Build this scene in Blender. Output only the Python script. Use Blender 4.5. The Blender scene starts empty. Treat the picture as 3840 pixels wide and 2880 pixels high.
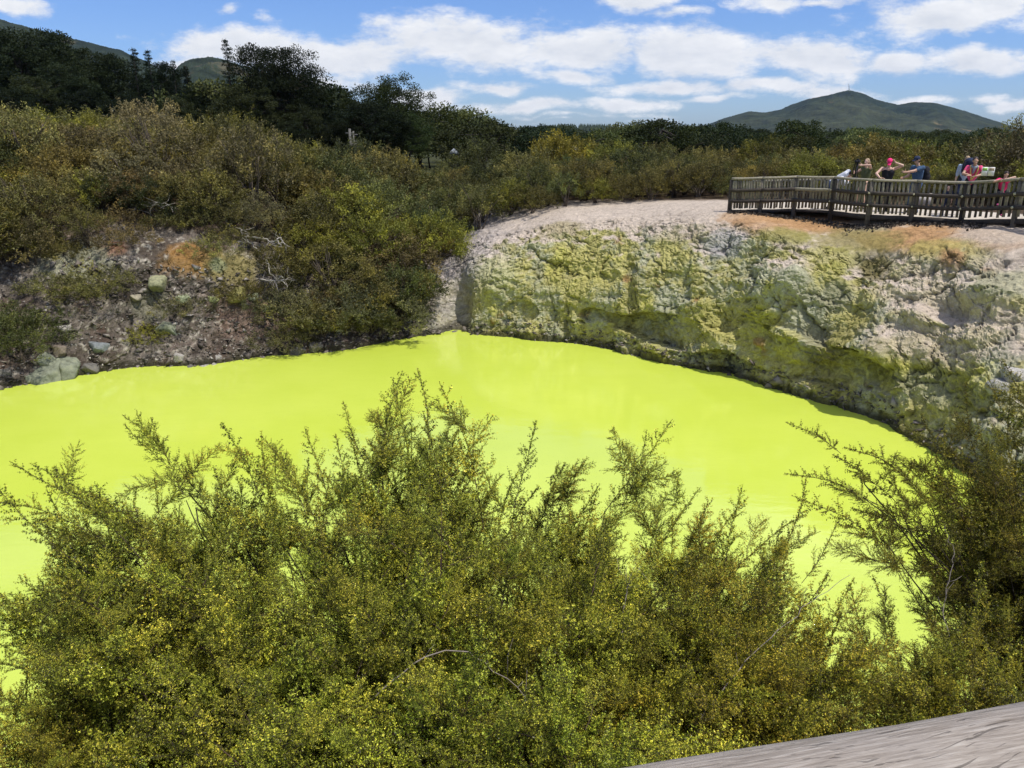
import bpy, math, random
import numpy as np
from mathutils import Vector, Matrix
random.seed(7)
R = math.radians
scene = bpy.context.scene
COL = scene.collection
# ---------------------------------------------------------------- camera geometry
F = 788.0
PITCH = math.atan(252/788.0)
CP, SP = math.cos(PITCH), math.sin(PITCH)
EYE = 8.0                                   # metres above the pool's surface
def ray(px, py):
    cx, cz = (px-512)/F, -(py-384)/F
    return np.array([cx, CP+cz*SP, -SP+cz*CP])
def W(px, py, d):
    """the point seen at (px,py) whose forward distance is d"""
    r = ray(px, py); r = r*(d/r[1]); return np.array([r[0], r[1], r[2]+EYE])
def PX(px, d, z):
    """the point at forward distance d and height z standing in column px"""
    return np.array([(px-512)/F*(d*CP-(z-EYE)*SP), d, z])
def shore(px, py):
    r = ray(px, py); k = -EYE/r[2]; return np.array([r[0]*k, r[1]*k, 0.0])
def project(P):
    P = np.asarray(P, float).reshape(-1, 3)
    q = P-np.array([0, 0, EYE])
    dep = q[:, 1]*CP-q[:, 2]*SP
    up = q[:, 1]*SP+q[:, 2]*CP
    dep = np.where(dep > .05, dep, np.nan)
    return 512+F*q[:, 0]/dep, 384-F*up/dep
# ---------------------------------------------------------------- noise
def _h(ix, iy, iz, s):
    with np.errstate(over='ignore'):
        h = (ix.astype(np.int64)*73856093) ^ (iy.astype(np.int64)*19349663) ^ (iz.astype(np.int64)*83492791) ^ (s*2654435761 & 0xffffffff)
        h = h & 0xffffffff
        h = ((h ^ (h >> 15))*2246822519) & 0xffffffff
        h = ((h ^ (h >> 13))*3266489917) & 0xffffffff
        h = h ^ (h >> 16)
    return h
def _u(h): return (h & 0xffffff)/float(0xffffff)
def perlin(P, seed=0):
    P = np.asarray(P, float); i = np.floor(P).astype(np.int64); f = P-i
    w = f*f*f*(f*(f*6-15)+10)
    res = 0
    for dx in (0, 1):
        wx = w[:, 0] if dx else 1-w[:, 0]
        for dy in (0, 1):
            wy = w[:, 1] if dy else 1-w[:, 1]
            for dz in (0, 1):
                wz = w[:, 2] if dz else 1-w[:, 2]
                h = _h(i[:, 0]+dx, i[:, 1]+dy, i[:, 2]+dz, seed)
                gx = (h & 1023)/511.5-1; gy = ((h >> 10) & 1023)/511.5-1; gz = ((h >> 20) & 1023)/511.5-1
                res = res+wx*wy*wz*(gx*(f[:, 0]-dx)+gy*(f[:, 1]-dy)+gz*(f[:, 2]-dz))
    return res*1.35
def fbm(P, octv=4, seed=0, gain=.5, lac=2.03):
    a, s, t = 1., 0., 0.
    P = np.asarray(P, float)
    for k in range(octv):
        s = s+a*perlin(P, seed+k*17); t += a; a *= gain; P = P*lac+11.3
    return s/t
def worley(P, seed=0):
    P = np.asarray(P, float); i = np.floor(P).astype(np.int64); f = P-i
    n = len(P); f1 = np.full(n, 9.); f2 = np.full(n, 9.); cid = np.zeros(n)
    for dx in (-1, 0, 1):
        for dy in (-1, 0, 1):
            for dz in (-1, 0, 1):
                h = _h(i[:, 0]+dx, i[:, 1]+dy, i[:, 2]+dz, seed)
                qx = dx+(h & 1023)/1023.-f[:, 0]; qy = dy+((h >> 10) & 1023)/1023.-f[:, 1]; qz = dz+((h >> 20) & 1023)/1023.-f[:, 2]
                d = qx*qx+qy*qy+qz*qz
                m = d < f1
                f2 = np.where(m, f1, np.minimum(f2, d)); cid = np.where(m, _u(_h(h, h >> 3, h >> 7, 5)), cid); f1 = np.where(m, d, f1)
    return np.sqrt(f1), np.sqrt(f2), cid
def sstep(a, b, x):
    t = np.clip((x-a)/(b-a), 0, 1); return t*t*(3-2*t)
# ---------------------------------------------------------------- mesh helpers
def mesh_np(name, V, faces, mats=(), midx=None, attrs=None, colors=None, smooth=False):
    """faces: (n,3)/(n,4) int array or a list of such arrays"""
    if not isinstance(faces, (list, tuple)): faces = [faces]
    faces = [np.asarray(f, np.int64) for f in faces if len(f)]
    V = np.asarray(V, np.float32)
    me = bpy.data.meshes.new(name)
    me.vertices.add(len(V)); me.vertices.foreach_set('co', V.ravel())
    loops = np.concatenate([f.ravel() for f in faces]); tot = np.concatenate([np.full(len(f), f.shape[1]) for f in faces])
    me.loops.add(len(loops)); me.loops.foreach_set('vertex_index', loops.astype(np.int32))
    me.polygons.add(len(tot)); st = np.concatenate([[0], np.cumsum(tot)[:-1]])
    me.polygons.foreach_set('loop_start', st.astype(np.int32))
    if midx is not None: me.polygons.foreach_set('material_index', np.asarray(midx, np.int32))
    for m in mats: me.materials.append(m)
    me.update(calc_edges=True)
    if smooth is True: me.polygons.foreach_set('use_smooth', np.ones(len(tot), bool))
    elif smooth is not False: me.polygons.foreach_set('use_smooth', np.asarray(smooth, bool))
    for k, a in (attrs or {}).items():
        at = me.attributes.new(k, 'FLOAT', 'POINT'); at.data.foreach_set('value', np.asarray(a, np.float32))
    for k, a in (colors or {}).items():
        at = me.attributes.new(k, 'FLOAT_COLOR', 'POINT')
        c = np.ones((len(V), 4), np.float32); c[:, :3] = a; at.data.foreach_set('color', c.ravel())
    me.validate()
    return me
def link(name, me, parent=None, loc=None):
    o = bpy.data.objects.new(name, me); COL.objects.link(o)
    if parent is not None: o.parent = parent
    if loc is not None: o.location = loc
    return o
def empty(name, loc=(0, 0, 0), rz=0.0, scale=None):
    o = bpy.data.objects.new(name, None); COL.objects.link(o); o.location = loc; o.rotation_euler = (0, 0, rz)
    o.empty_display_size = .1
    if scale is not None: o.scale = scale
    return o
def tag(o, label=None, cat=None, group=None, kind=None):
    if label: o['label'] = label
    if cat: o['category'] = cat
    if group: o['group'] = group
    if kind: o['kind'] = kind
    return o
class MB:
    """collects simple solids as one mesh"""
    def __init__(s): s.V = []; s.Q = []; s.T = []; s.n = 0; s.A = []
    def add(s, V, Q=(), T=(), a=0.0):
        V = np.asarray(V, float); s.V.append(V); s.A.append(np.full(len(V), a))
        if len(Q): s.Q.append(np.asarray(Q, int)+s.n)
        if len(T): s.T.append(np.asarray(T, int)+s.n)
        s.n += len(V)
    def box(s, c, size, M=None, a=0.0):
        x, y, z = [v/2 for v in size]
        V = np.array([[-x, -y, -z], [x, -y, -z], [x, y, -z], [-x, y, -z], [-x, -y, z], [x, -y, z], [x, y, z], [-x, y, z]])
        if M is not None: V = V@np.array(M).T
        s.add(V+np.array(c), [[0, 3, 2, 1], [4, 5, 6, 7], [0, 1, 5, 4], [1, 2, 6, 5], [2, 3, 7, 6], [3, 0, 4, 7]], a=a)
    def tube(s, pts, rad, k=6, a=0.0, cap=True):
        pts = np.asarray(pts, float); n = len(pts)
        rad = np.full(n, rad) if np.isscalar(rad) else np.asarray(rad, float)
        t = np.gradient(pts, axis=0); t /= np.linalg.norm(t, axis=1)[:, None]+1e-9
        ref = np.array([0, 0, 1.]) if abs(t[0][2]) < .9 else np.array([1., 0, 0])
        V = []
        for i in range(n):
            u = np.cross(t[i], ref); u /= np.linalg.norm(u)+1e-9; v = np.cross(u, t[i]); ref = v
            an = np.arange(k)*2*math.pi/k
            V.append(pts[i]+rad[i]*(np.cos(an)[:, None]*u+np.sin(an)[:, None]*v))
        V = np.concatenate(V); Q = []
        for i in range(n-1):
            for j in range(k):
                j2 = (j+1) % k; Q.append([i*k+j, i*k+j2, (i+1)*k+j2, (i+1)*k+j])
        T = []
        if cap:
            V = np.concatenate([V, pts[:1], pts[-1:]]); a0, a1 = n*k, n*k+1
            for j in range(k):
                j2 = (j+1) % k; T.append([a0, j2, j]); T.append([a1, (n-1)*k+j, (n-1)*k+j2])
        s.add(V, Q, T, a=a)
    def ball(s, c, r, M=None, seg=12, rings=8, a=0.0):
        r = np.array([r]*3 if np.isscalar(r) else r, float)
        V = [[0, 0, 1.]]; Q = []; T = []
        for i in range(1, rings):
            th = math.pi*i/rings
            for j in range(seg):
                ph = 2*math.pi*j/seg; V.append([math.sin(th)*math.cos(ph), math.sin(th)*math.sin(ph), math.cos(th)])
        V.append([0, 0, -1.]); V = np.array(V)*r
        if M is not None: V = V@np.array(M).T
        for j in range(seg):
            j2 = (j+1) % seg; T.append([0, 1+j, 1+j2]); b = 1+(rings-2)*seg; T.append([len(V)-1, b+j2, b+j])
            for i in range(rings-2): Q.append([1+i*seg+j, 1+(i+1)*seg+j, 1+(i+1)*seg+j2, 1+i*seg+j2])
        s.add(V+np.array(c), Q, T, a=a)
    def mesh(s, name, mat, smooth=False):
        f = []
        if s.Q: f.append(np.concatenate(s.Q))
        if s.T: f.append(np.concatenate(s.T))
        return mesh_np(name, np.concatenate(s.V), f, [mat] if mat else [], attrs={'var': np.concatenate(s.A)}, smooth=smooth)
    def build(s, name, mat, parent=None, smooth=False, loc=None):
        return link(name, s.mesh(name, mat, smooth), parent, loc)
# ---------------------------------------------------------------- node helpers
class NT:
    def __init__(s, tree): s.t = tree; s.n = tree.nodes; s.l = tree.links
    def new(s, typ, **kw):
        n = s.n.new(typ)
        for k, v in kw.items(): setattr(n, k, v)
        return n
    def put(s, sock, v):
        if isinstance(v, bpy.types.NodeSocket): s.l.new(v, sock)
        elif v is not None: sock.default_value = v
    def math(s, op, a, b=None, c=None, clamp=False):
        n = s.new('ShaderNodeMath', operation=op); n.use_clamp = clamp
        s.put(n.inputs[0], a)
        if b is not None: s.put(n.inputs[1], b)
        if c is not None: s.put(n.inputs[2], c)
        return n.outputs[0]
    def vmath(s, op, a, b=None, out=0):
        n = s.new('ShaderNodeVectorMath', operation=op); s.put(n.inputs[0], a)
        if b is not None: s.put(n.inputs[1], b)
        return n.outputs[out]
    def noise(s, vec, scale, detail=4, rough=.55, dist=0.0, out='Fac'):
        n = s.new('ShaderNodeTexNoise'); s.put(n.inputs['Vector'], vec)
        n.inputs['Scale'].default_value = scale; n.inputs['Detail'].default_value = detail
        n.inputs['Roughness'].default_value = rough; n.inputs['Distortion'].default_value = dist
        return n.outputs[out]
    def ramp(s, fac, stops, interp='LINEAR'):
        n = s.new('ShaderNodeValToRGB'); s.put(n.inputs[0], fac); e = n.color_ramp.elements
        n.color_ramp.interpolation = interp
        while len(e) < len(stops): e.new(.5)
        for k, (p, c) in enumerate(stops):
            e[k].position = p; e[k].color = (*c, 1) if len(c) == 3 else c
        return n.outputs[0]
    def mix(s, fac, a, b, mode='MIX'):
        n = s.new('ShaderNodeMix', data_type='RGBA', blend_type=mode)
        s.put(n.inputs[0], fac); s.put(n.inputs[6], a); s.put(n.inputs[7], b); return n.outputs[2]
    def maprange(s, v, a, b, c=0., d=1., smooth=False):
        n = s.new('ShaderNodeMapRange'); 
        if smooth: n.interpolation_type = 'SMOOTHSTEP'
        s.put(n.inputs[0], v); n.inputs[1].default_value = a; n.inputs[2].default_value = b; n.inputs[3].default_value = c; n.inputs[4].default_value = d
        return n.outputs[0]
    def bump(s, h, strength=.5, dist=.02, normal=None):
        n = s.new('ShaderNodeBump'); s.put(n.inputs['Height'], h); n.inputs['Strength'].default_value = strength
        n.inputs['Distance'].default_value = dist
        if normal is not None: s.put(n.inputs['Normal'], normal)
        return n.outputs[0]
    def coord(s, which='Object'): return s.new('ShaderNodeTexCoord').outputs[which]
    def attr(s, name, out='Fac'):
        n = s.new('ShaderNodeAttribute', attribute_name=name); return n.outputs[out]
def rgb(r, g, b): return (r, g, b, 1.0)
def new_mat(name):
    m = bpy.data.materials.new(name); m.use_nodes = True; t = NT(m.node_tree); t.n.clear()
    out = t.new('ShaderNodeOutputMaterial'); return m, t, out
def principled(t, out, base, rough=.7, normal=None, spec=.3, metal=0.0, **kw):
    p = t.new('ShaderNodeBsdfPrincipled'); t.put(p.inputs['Base Color'], base); t.put(p.inputs['Roughness'], rough)
    p.inputs['Specular IOR Level'].default_value = spec; p.inputs['Metallic'].default_value = metal
    if normal is not None: t.put(p.inputs['Normal'], normal)
    for k, v in kw.items(): t.put(p.inputs[k], v)
    if out is not None: t.l.new(p.outputs[0], out.inputs[0])
    return p
def simple_mat(name, col, rough=.7, var=.25, scale=20, bump=.2, bdist=.005, spec=.3):
    m, t, out = new_mat(name); c = t.coord()
    n = t.noise(c, scale, 4)
    f = t.maprange(n, .25, .75, 1-var, 1+var)
    b = t.vmath('SCALE', rgb(*col)[:3]); b.node.inputs[3].default_value = 1; t.put(b.node.inputs[3], f)
    principled(t, out, b, rough, t.bump(t.noise(c, scale*3, 3), bump, bdist), spec)
    return m
EXPOSURE = 0.12
SUN_EL, SUN_AZ, SUN_E = R(65), R(122), 4.4
SKY_S, CLOUD_S = .10, .98
HAZE = 1/24000
# ---------------------------------------------------------------- camera, render, light
cam = bpy.data.cameras.new('camera'); cam_o = bpy.data.objects.new('camera', cam); COL.objects.link(cam_o)
cam.sensor_width = 36; cam.lens = 36*F/1024; cam.clip_start = .05; cam.clip_end = 30000
cam_o.location = (0, 0, EYE); cam_o.rotation_euler = (math.pi/2-PITCH, 0, 0); scene.camera = cam_o
scene.view_settings.view_transform = 'Standard'; scene.view_settings.look = 'None'
scene.view_settings.exposure = EXPOSURE; scene.view_settings.gamma = 1
scene.render.resolution_x, scene.render.resolution_y = 1024, 768
cy = scene.cycles; cy.max_bounces = 6; cy.diffuse_bounces = 3; cy.glossy_bounces = 2; cy.transmission_bounces = 3
cy.volume_bounces = 0; cy.transparent_max_bounces = 4
cy.use_denoising = True; cy.use_adaptive_sampling = True; cy.adaptive_threshold = .02; cy.sample_clamp_indirect = 4
SUN_DIR = np.array([math.sin(SUN_AZ)*math.cos(SUN_EL), math.cos(SUN_AZ)*math.cos(SUN_EL), math.sin(SUN_EL)])
sl = bpy.data.lights.new('sun', 'SUN'); sl.energy = SUN_E; sl.angle = R(.53); sl.color = (1, .955, .88)
so = bpy.data.objects.new('sun', sl); COL.objects.link(so)
so.rotation_euler = Vector(SUN_DIR).to_track_quat('Z', 'Y').to_euler(); so.location = (0, 0, 60)
wd = bpy.data.worlds.new('World'); scene.world = wd; wd.use_nodes = True
T = NT(wd.node_tree); T.n.clear()
wout = T.new('ShaderNodeOutputWorld')
sky = T.new('ShaderNodeTexSky', sky_type='NISHITA'); sky.sun_disc = False
sky.sun_elevation = SUN_EL; sky.sun_rotation = SUN_AZ; sky.air_density = 1.0; sky.dust_density = .6; sky.ozone_density = 2.2; sky.altitude = 400
# clouds: soft banks broken up by noise, laid out by compass direction and elevation
def azel(px2, py2):
    r = ray(px2/2.16, py2/2.16); return r[0]/r[1], r[2]/r[1]
CL = [  # x, y, half-width, half-height in the sky, strength
 (520, 100, 250, 52, 1.0), (760, 118, 230, 58, 1.05), (1010, 92, 180, 68, 1.1), (1250, 105, 210, 58, 1.1), (1480, 112, 210, 62, 1.1), (1720, 125, 220, 50, 1.05), (1920, 128, 110, 36, .9),
 (620, 180, 260, 40, .9), (400, 150, 130, 60, .9), (1235, 162, 105, 24, .95), (1060, 186, 85, 18, .9), (1430, 186, 190, 24, .95), (1670, 188, 150, 22, .9),
 (940, 212, 90, 30, .95), (1120, 228, 150, 18, .95), (1360, 226, 170, 20, .9), (1540, 214, 120, 14, .8), (1800, 198, 110, 24, .9), (1985, 212, 90, 16, .75), (1200, 250, 330, 10, .55),
 (2010, 40, 190, 52, 1.05), (2170, 5, 130, 60, 1.05), (2110, 128, 150, 38, 1.05), (2200, 225, 70, 18, .7), (2140, 205, 60, 12, .55),
 (1370, 4, 120, 26, 1.0), (1470, 30, 60, 18, .6), (1640, 2, 130, 30, .9), (1780, 4, 90, 14, .7), (40, 8, 90, 34, .95), (480, 18, 45, 18, .6), (585, 36, 50, 22, .6), (838, 52, 40, 20, .55),
 (190, 96, 60, 14, .5), (1160, 262, 500, 8, .4)]
G = T
dirv = T.coord('Generated'); sx = T.new('ShaderNodeSeparateXYZ'); T.put(sx.inputs[0], dirv)
yy = T.math('MAXIMUM', sx.outputs[1], .02)
cv = T.new('ShaderNodeCombineXYZ'); T.put(cv.inputs[0], T.math('DIVIDE', sx.outputs[0], yy)); T.put(cv.inputs[1], T.math('DIVIDE', sx.outputs[2], yy))
v = cv.outputs[0]
wob = T.noise(v, 6.0, 3, .6, out='Color')
vw = T.vmath('ADD', v, T.vmath('MULTIPLY', T.vmath('SUBTRACT', wob, (.5, .5, .5)), (.12, .05, 0)))
acc = None
for (x, y, hw, hh, st) in CL:
    a, e = azel(x, y); a2, _ = azel(x+hw, y); _, e2 = azel(x, y-hh)
    d = T.vmath('MULTIPLY', T.vmath('SUBTRACT', vw, (a, e, 0)), (1/abs(a2-a), 1/abs(e2-e), 0))
    m = T.math('MULTIPLY_ADD', T.vmath('LENGTH', d, out=1), -st*.9, st*1.22)
    acc = m if acc is None else T.math('MAXIMUM', acc, m)
def cnoise(vec, det):
    vs = T.vmath('MULTIPLY', vec, (1, 2.3, 1))
    return T.math('MULTIPLY', T.math('SUBTRACT', T.noise(vs, 9, det, .66), .5), 2.5)
nA = cnoise(v, 7); nB = cnoise(T.vmath('ADD', v, (.004, .014, 0)), 4)
d0 = T.math('ADD', acc, nA)
relief = T.math('SUBTRACT', nA, nB)
# high cloud above and behind, out of view, shaped to show in pool reflections
zz = T.math('MAXIMUM', sx.outputs[2], .05)
pv = T.new('ShaderNodeCombineXYZ'); T.put(pv.inputs[0], T.math('DIVIDE', sx.outputs[0], zz)); T.put(pv.inputs[1], T.math('DIVIDE', sx.outputs[1], zz))
up = T.math('MULTIPLY', T.math('SUBTRACT', T.noise(pv.outputs[0], .55, 7, .55), .47), 7.0)
front = T.math('MULTIPLY', T.maprange(sx.outputs[1], .15, .4), T.maprange(sx.outputs[2], .42, .24))
d0 = T.math('ADD', T.math('MULTIPLY', d0, front), T.math('MULTIPLY', up, T.math('SUBTRACT', 1.0, front)))
alpha = T.maprange(d0, .22, .85, 0, 1, True)
# tops and sunward lumps white, thick undersides grey
thick = T.maprange(d0, .7, 1.9, 0, 1)
lit = T.math('ADD', T.math('MULTIPLY_ADD', relief, .42, .80), T.math('MULTIPLY', thick, -.28), clamp=True)
ccol = T.ramp(lit, [(0, (.40, .46, .56)), (.5, (.66, .70, .77)), (.95, (.93, .94, .96))])
b1 = T.new('ShaderNodeBackground')
sk = T.vmath('MULTIPLY', sky.outputs[0], (SKY_S*.68, SKY_S*.88, SKY_S*1.32))
fin = T.mix(alpha, sk, T.vmath('MULTIPLY', T.vmath('MULTIPLY', ccol, (CLOUD_S, CLOUD_S, CLOUD_S)), T.mix(front, rgb(1.35, 1.35, 1.35), rgb(1, 1, 1))))  # unseen overhead cloud brightened for the pool's reflection
T.put(b1.inputs[0], fin); b1.inputs[1].default_value = 1.0
T.l.new(b1.outputs[0], wout.inputs[0])
wd.cycles.sampling_method = 'MANUAL'; wd.cycles.sample_map_resolution = 256
# ---------------------------------------------------------------- the ground: one sheet, crater to horizon
def colm(px, spy, A, B, C, D, rock, E=None, Fz=4.0):
    S = shore(px, spy)
    r = [S]+[PX(px, *q) for q in (A, B, C, D)]
    return r, rock, E, Fz
def colw(S, A, B, C, D, rock, E=None, Fz=4.0):
    return [np.array([S[0], S[1], 0.])]+[np.array(q, float) for q in (A, B, C, D)], rock, E, Fz
KEYS = [
 colw((-22, 20), (-23.5, 21, 2.4), (-26, 22.5, 4.6), (-30, 24.5, 6.3), (-40, 30, 8.2), .5, 9, 12),
 colm(0, 389, (26.5, 2.1), (29.5, 4.2), (36, 5.9), (47, 7.0), .6, 8, 12),
 colm(55, 380, (27, 2.1), (30, 4.3), (36, 5.9), (47, 7.0), .7, 8, 12),
 colm(110, 371, (28, 2.3), (30, 4.3), (36, 5.8), (48, 6.8), .7, 7.6, 11),
 colm(150, 366.5, (28.6, 1.9), (30.3, 4.2), (35.5, 5.6), (49, 6.6), .7, 7.2, 10),
 colm(200, 366, (28.8, 1.8), (30.3, 3.9), (35, 5.3), (50, 6.3), .7, 6.8, 9),
 colm(250, 359, (29.6, 1.7), (31.0, 3.8), (35, 5.0), (50, 5.9), .7, 6.5, 8),
 colm(290, 355, (30.3, 1.6), (32.2, 3.2), (36, 4.6), (50, 5.6), .6, 6.0, 7),
 colm(345, 350, (31, 1.2), (33.5, 2.6), (38, 4.2), (50, 5.2), .4, 5.5, 6),
 colm(400, 339.5, (32.3, 1.1), (34.5, 2.3), (38, 3.6), (50, 4.9), .45, 5, 5),
 colm(430, 335.5, (32.8, 1.0), (34.5, 2.1), (37.5, 3.3), (49, 4.7), .6),
 colm(456, 333, (33.2, 1.2), (34.6, 2.4), (37, 3.4), (47, 4.6), .72),
 colm(474, 335.5, (32.4, 1.5), (33.4, 2.9), (36, 3.7), (44, 4.5), .85),
 colm(520, 338.5, (31.6, 1.9), (32.5, 3.5), (34.6, 4.1), (41, 4.6), .95),
 colm(560, 342.5, (31.2, 2.0), (32.1, 3.7), (33.6, 4.45), (40, 4.8), 1),
 colm(600, 348.5, (30.2, 2.0), (31.2, 3.7), (33.0, 4.6), (39, 4.9), 1),
 colm(640, 355.5, (29.2, 1.9), (30.3, 3.7), (32.0, 4.75), (38, 5.0), 1),
 colm(694, 370, (27.3, 2.0), (28.4, 3.8), (30.1, 4.9), (36, 5.2), 1),
 colm(741, 380, (26.2, 2.1), (27.2, 3.9), (28.8, 5.0), (34, 5.25), 1),
 colm(790, 394, (24.6, 2.1), (25.6, 3.7), (27.0, 4.7), (32, 5.15), 1),
 colm(833, 406, (23.5, 2.0), (24.6, 3.5), (26.0, 4.5), (31, 5.2), 1),
 colm(875, 421, (22.2, 2.0), (23.5, 3.5), (25.0, 4.6), (30, 5.15), 1),
 colm(907, 438, (21.2, 1.8), (22.8, 3.4), (24.4, 4.72), (29, 5.15), 1),
 colm(950, 462, (19.9, 1.7), (21.6, 3.4), (23.4, 4.85), (28, 5.2), 1),
 colm(1000, 500, (18.0, 1.7), (20.0, 3.4), (22.2, 5.0), (27, 5.35), 1),
 colw((11.6, 13.4), (13.2, 14, 1.7), (15.6, 15.2, 3.4), (18.6, 16.5, 5.2), (24, 20, 5.8), 1, 6, 6),
 colw((8.6, 10.2), (10.4, 9.4, 1.5), (12.8, 8, 3.5), (15.5, 6, 5.4), (22, 2, 6.2), .8, 7, 7),
 colw((5, 8), (5.6, 6, 2), (6.1, 4, 4), (6.4, 1.2, 6.1), (8, -8, 6.4), .3, 7, 7),
 colw((0, 7.2), (0, 5.2, 1.8), (0, 3.3, 3.9), (0, 1.2, 6.2), (0, -8, 6.4), .3, 7, 7),
 colw((-7, 7.6), (-7.5, 5.5, 1.9), (-8, 3.4, 4), (-8.5, 1, 6.2), (-10, -8, 6.5), .3, 7, 7),
 colw((-14.5, 11), (-16.2, 9.5, 2), (-18, 8, 4), (-21, 6, 6.2), (-28, 0, 7), .4, 8, 9),
 colw((-20, 15.5), (-21.6, 15.3, 2.2), (-24, 15, 4.4), (-28, 14.6, 6.4), (-38, 14, 8), .5, 9, 11),
]
CEN = np.array([-3., 19.])
NK = len(KEYS); ROWP = np.zeros((NK, 9, 3)); ROCK = np.zeros(NK)
for k, (pts, rock, E, Fz) in enumerate(KEYS):
    S = pts[0]; dirv_ = S[:2]-CEN; dirv_ /= np.linalg.norm(dirv_)
    U = np.array([S[0]-dirv_[0]*1.4, S[1]-dirv_[1]*1.4, -1.0])
    D = pts[4]; dd = D[:2]-CEN; dd /= np.linalg.norm(dd)
    ez = E if E is not None else 4.9
    def at(rad, z): return np.array([CEN[0]+dd[0]*rad, CEN[1]+dd[1]*rad, z])
    rD = np.linalg.norm(D[:2]-CEN)
    ROWP[k] = [U, S, pts[1], pts[2], pts[3], D, at(max(70, rD+25), ez), at(400, Fz), at(9000, 0)]
    ROCK[k] = rock
# sample round the ring
us = []
pxs = [project(ROWP[k, 1])[0][0] for k in range(NK)]
for k in range(NK):
    a, b = ROWP[k, 1], ROWP[(k+1) % NK, 1]
    L = np.linalg.norm(b-a); vis = 0 <= k <= 24
    n = max(4, int(L/(.040 if vis else .35)))
    us += list(k+np.arange(n)/n)
us = np.array(us)
def crp(A, u):
    n = len(A); i = np.floor(u).astype(int); t = (u-i).reshape((-1,)+(1,)*(A.ndim-1))
    p0, p1, p2, p3 = A[(i-1) % n], A[i % n], A[(i+1) % n], A[(i+2) % n]
    m0, m1 = (p2-p0)/2, (p3-p1)/2; L = np.linalg.norm(p2-p1, axis=-1, keepdims=True)
    m0 = m0*np.minimum(1, L/(np.linalg.norm(m0, axis=-1, keepdims=True)+1e-6)); m1 = m1*np.minimum(1, L/(np.linalg.norm(m1, axis=-1, keepdims=True)+1e-6))
    return (2*t**3-3*t*t+1)*p1+(t**3-2*t*t+t)*m0+(-2*t**3+3*t*t)*p2+(t**3-t*t)*m1
CTRL = crp(ROWP, us); rockc = crp(ROCK[:, None], us)[:, 0]
segs = [6, 46, 50, 56, 64, 60, 40, 24]
rows = []; vpar = []
for s_, n in enumerate(segs):
    P0, P1 = CTRL[:, s_], CTRL[:, s_+1]
    Pm = CTRL[:, max(s_-1, 0)]; Pp = CTRL[:, min(s_+2, 8)]
    lim = np.linalg.norm(P1-P0, axis=1)[:, None]
    m0 = (P1-Pm)/2; m1 = (Pp-P0)/2
    m0 *= np.minimum(1, 1.2*lim/(np.linalg.norm(m0, axis=1)[:, None]+1e-6)); m1 *= np.minimum(1, 1.2*lim/(np.linalg.norm(m1, axis=1)[:, None]+1e-6))
    for j in range(n+(1 if s_ == len(segs)-1 else 0)):
        t = j/n
        if s_ >= 6: t = (math.exp(t*3)-1)/(math.exp(3)-1)
        h00, h10, h01, h11 = 2*t**3-3*t*t+1, t**3-2*t*t+t, -2*t**3+3*t*t, t**3-t*t
        rows.append(h00*P0+h10*m0+h01*P1+h11*m1 if s_ < 6 else P0*(1-t)+P1*t); vpar.append(s_+j/n)
GR = np.stack(rows, 1); NU, NV = GR.shape[:2]; vpar = np.array(vpar)
def gnormal(G_):
    du = np.roll(G_, -1, 0)-np.roll(G_, 1, 0); dv = np.gradient(G_, axis=1)
    n = np.cross(dv, du); n /= np.linalg.norm(n, axis=2)[:, :, None]+1e-9
    n[n[:, :, 2] < -.2] *= -1
    return n
Pf = GR.reshape(-1, 3); VV = np.tile(vpar, NU); RK = np.repeat(rockc, NV); Nf = gnormal(GR).reshape(-1, 3)
near = VV < 5.4; idx = np.where(near)[0]
base = Pf.copy()
rock = np.zeros(len(Pf)); rc = RK[idx]
# how rocky: bare cliff on the right up to the lip, scree on the left up to row B
topv = 3.2+1.15*sstep(.5, .97, RK[idx])
rock[idx] = np.clip(rc, 0, 1)*sstep(.0, .5, VV[idx])*sstep(topv+.35, topv-.25, VV[idx])
Q = Pf[idx]; wq = Q+np.stack([fbm(Q*.9, 3, 1), fbm(Q*.9+50, 3, 2), fbm(Q*.9+90, 3, 3)], 1)*.45
wq2 = wq+np.stack([fbm(Q*3.1+5, 2, 11), fbm(Q*3.1+25, 2, 12), fbm(Q*3.1+45, 2, 13)], 1)*.22
f1, f2, c1 = worley(wq2*np.array([1., 1., 1.15])*.62, 3)
g1, g2, c2 = worley(wq2*np.array([1., 1., 1.5])*1.9, 4)
k1, k2, c3 = worley(wq2*np.array([1, 1, 1.7])*5.2, 6)
# every block of rock is a tilted facet
def facet(cid, s, sc):
    th = cid*6.28*7.3; return (np.cos(th)*perlin(np.stack([cid*91, cid*33, cid*57], 1), s)+.0)*sc
big = fbm(Q*.32, 3, 21); mid = fbm(Q*1.5, 4, 22); fine = fbm(Q*7, 3, 23)
flute = perlin(Q*np.array([3.2, 3.2, .5]), 31)
rk = rock[idx]
patchy = sstep(-.25, .3, fbm(Q*.55+7, 2, 55)); patch2 = sstep(-.2, .25, fbm(Q*1.1+3, 2, 56))
ridg = (1-np.abs(perlin(wq2*2.6, 57))*2.2); ridg2 = (1-np.abs(perlin(Q*np.array([7, 7, 11.]), 58))*2.2)
disp = rk*(.60*big+.12*(c1-.5)-.15*np.exp(-(f2-f1)*22)*patchy+.10*(c2-.5)*(.3+.7*patch2)-.085*np.exp(-(g2-g1)*20)*(.35+.65*patch2)+.12*mid+.03*(c3-.5)-.03*np.exp(-(k2-k1)*10)
   +.04*fine+.06*ridg+.02*ridg2+.10*flute*sstep(.6, -.2, Nf[idx, 2])*(1-patchy))
disp = disp*(1-.7*sstep(3.6, 4.1, VV[idx]))
disp += (1-rk)*(.16*big+.05*mid+.015*fine)*sstep(.6, 1.3, VV[idx])
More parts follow.
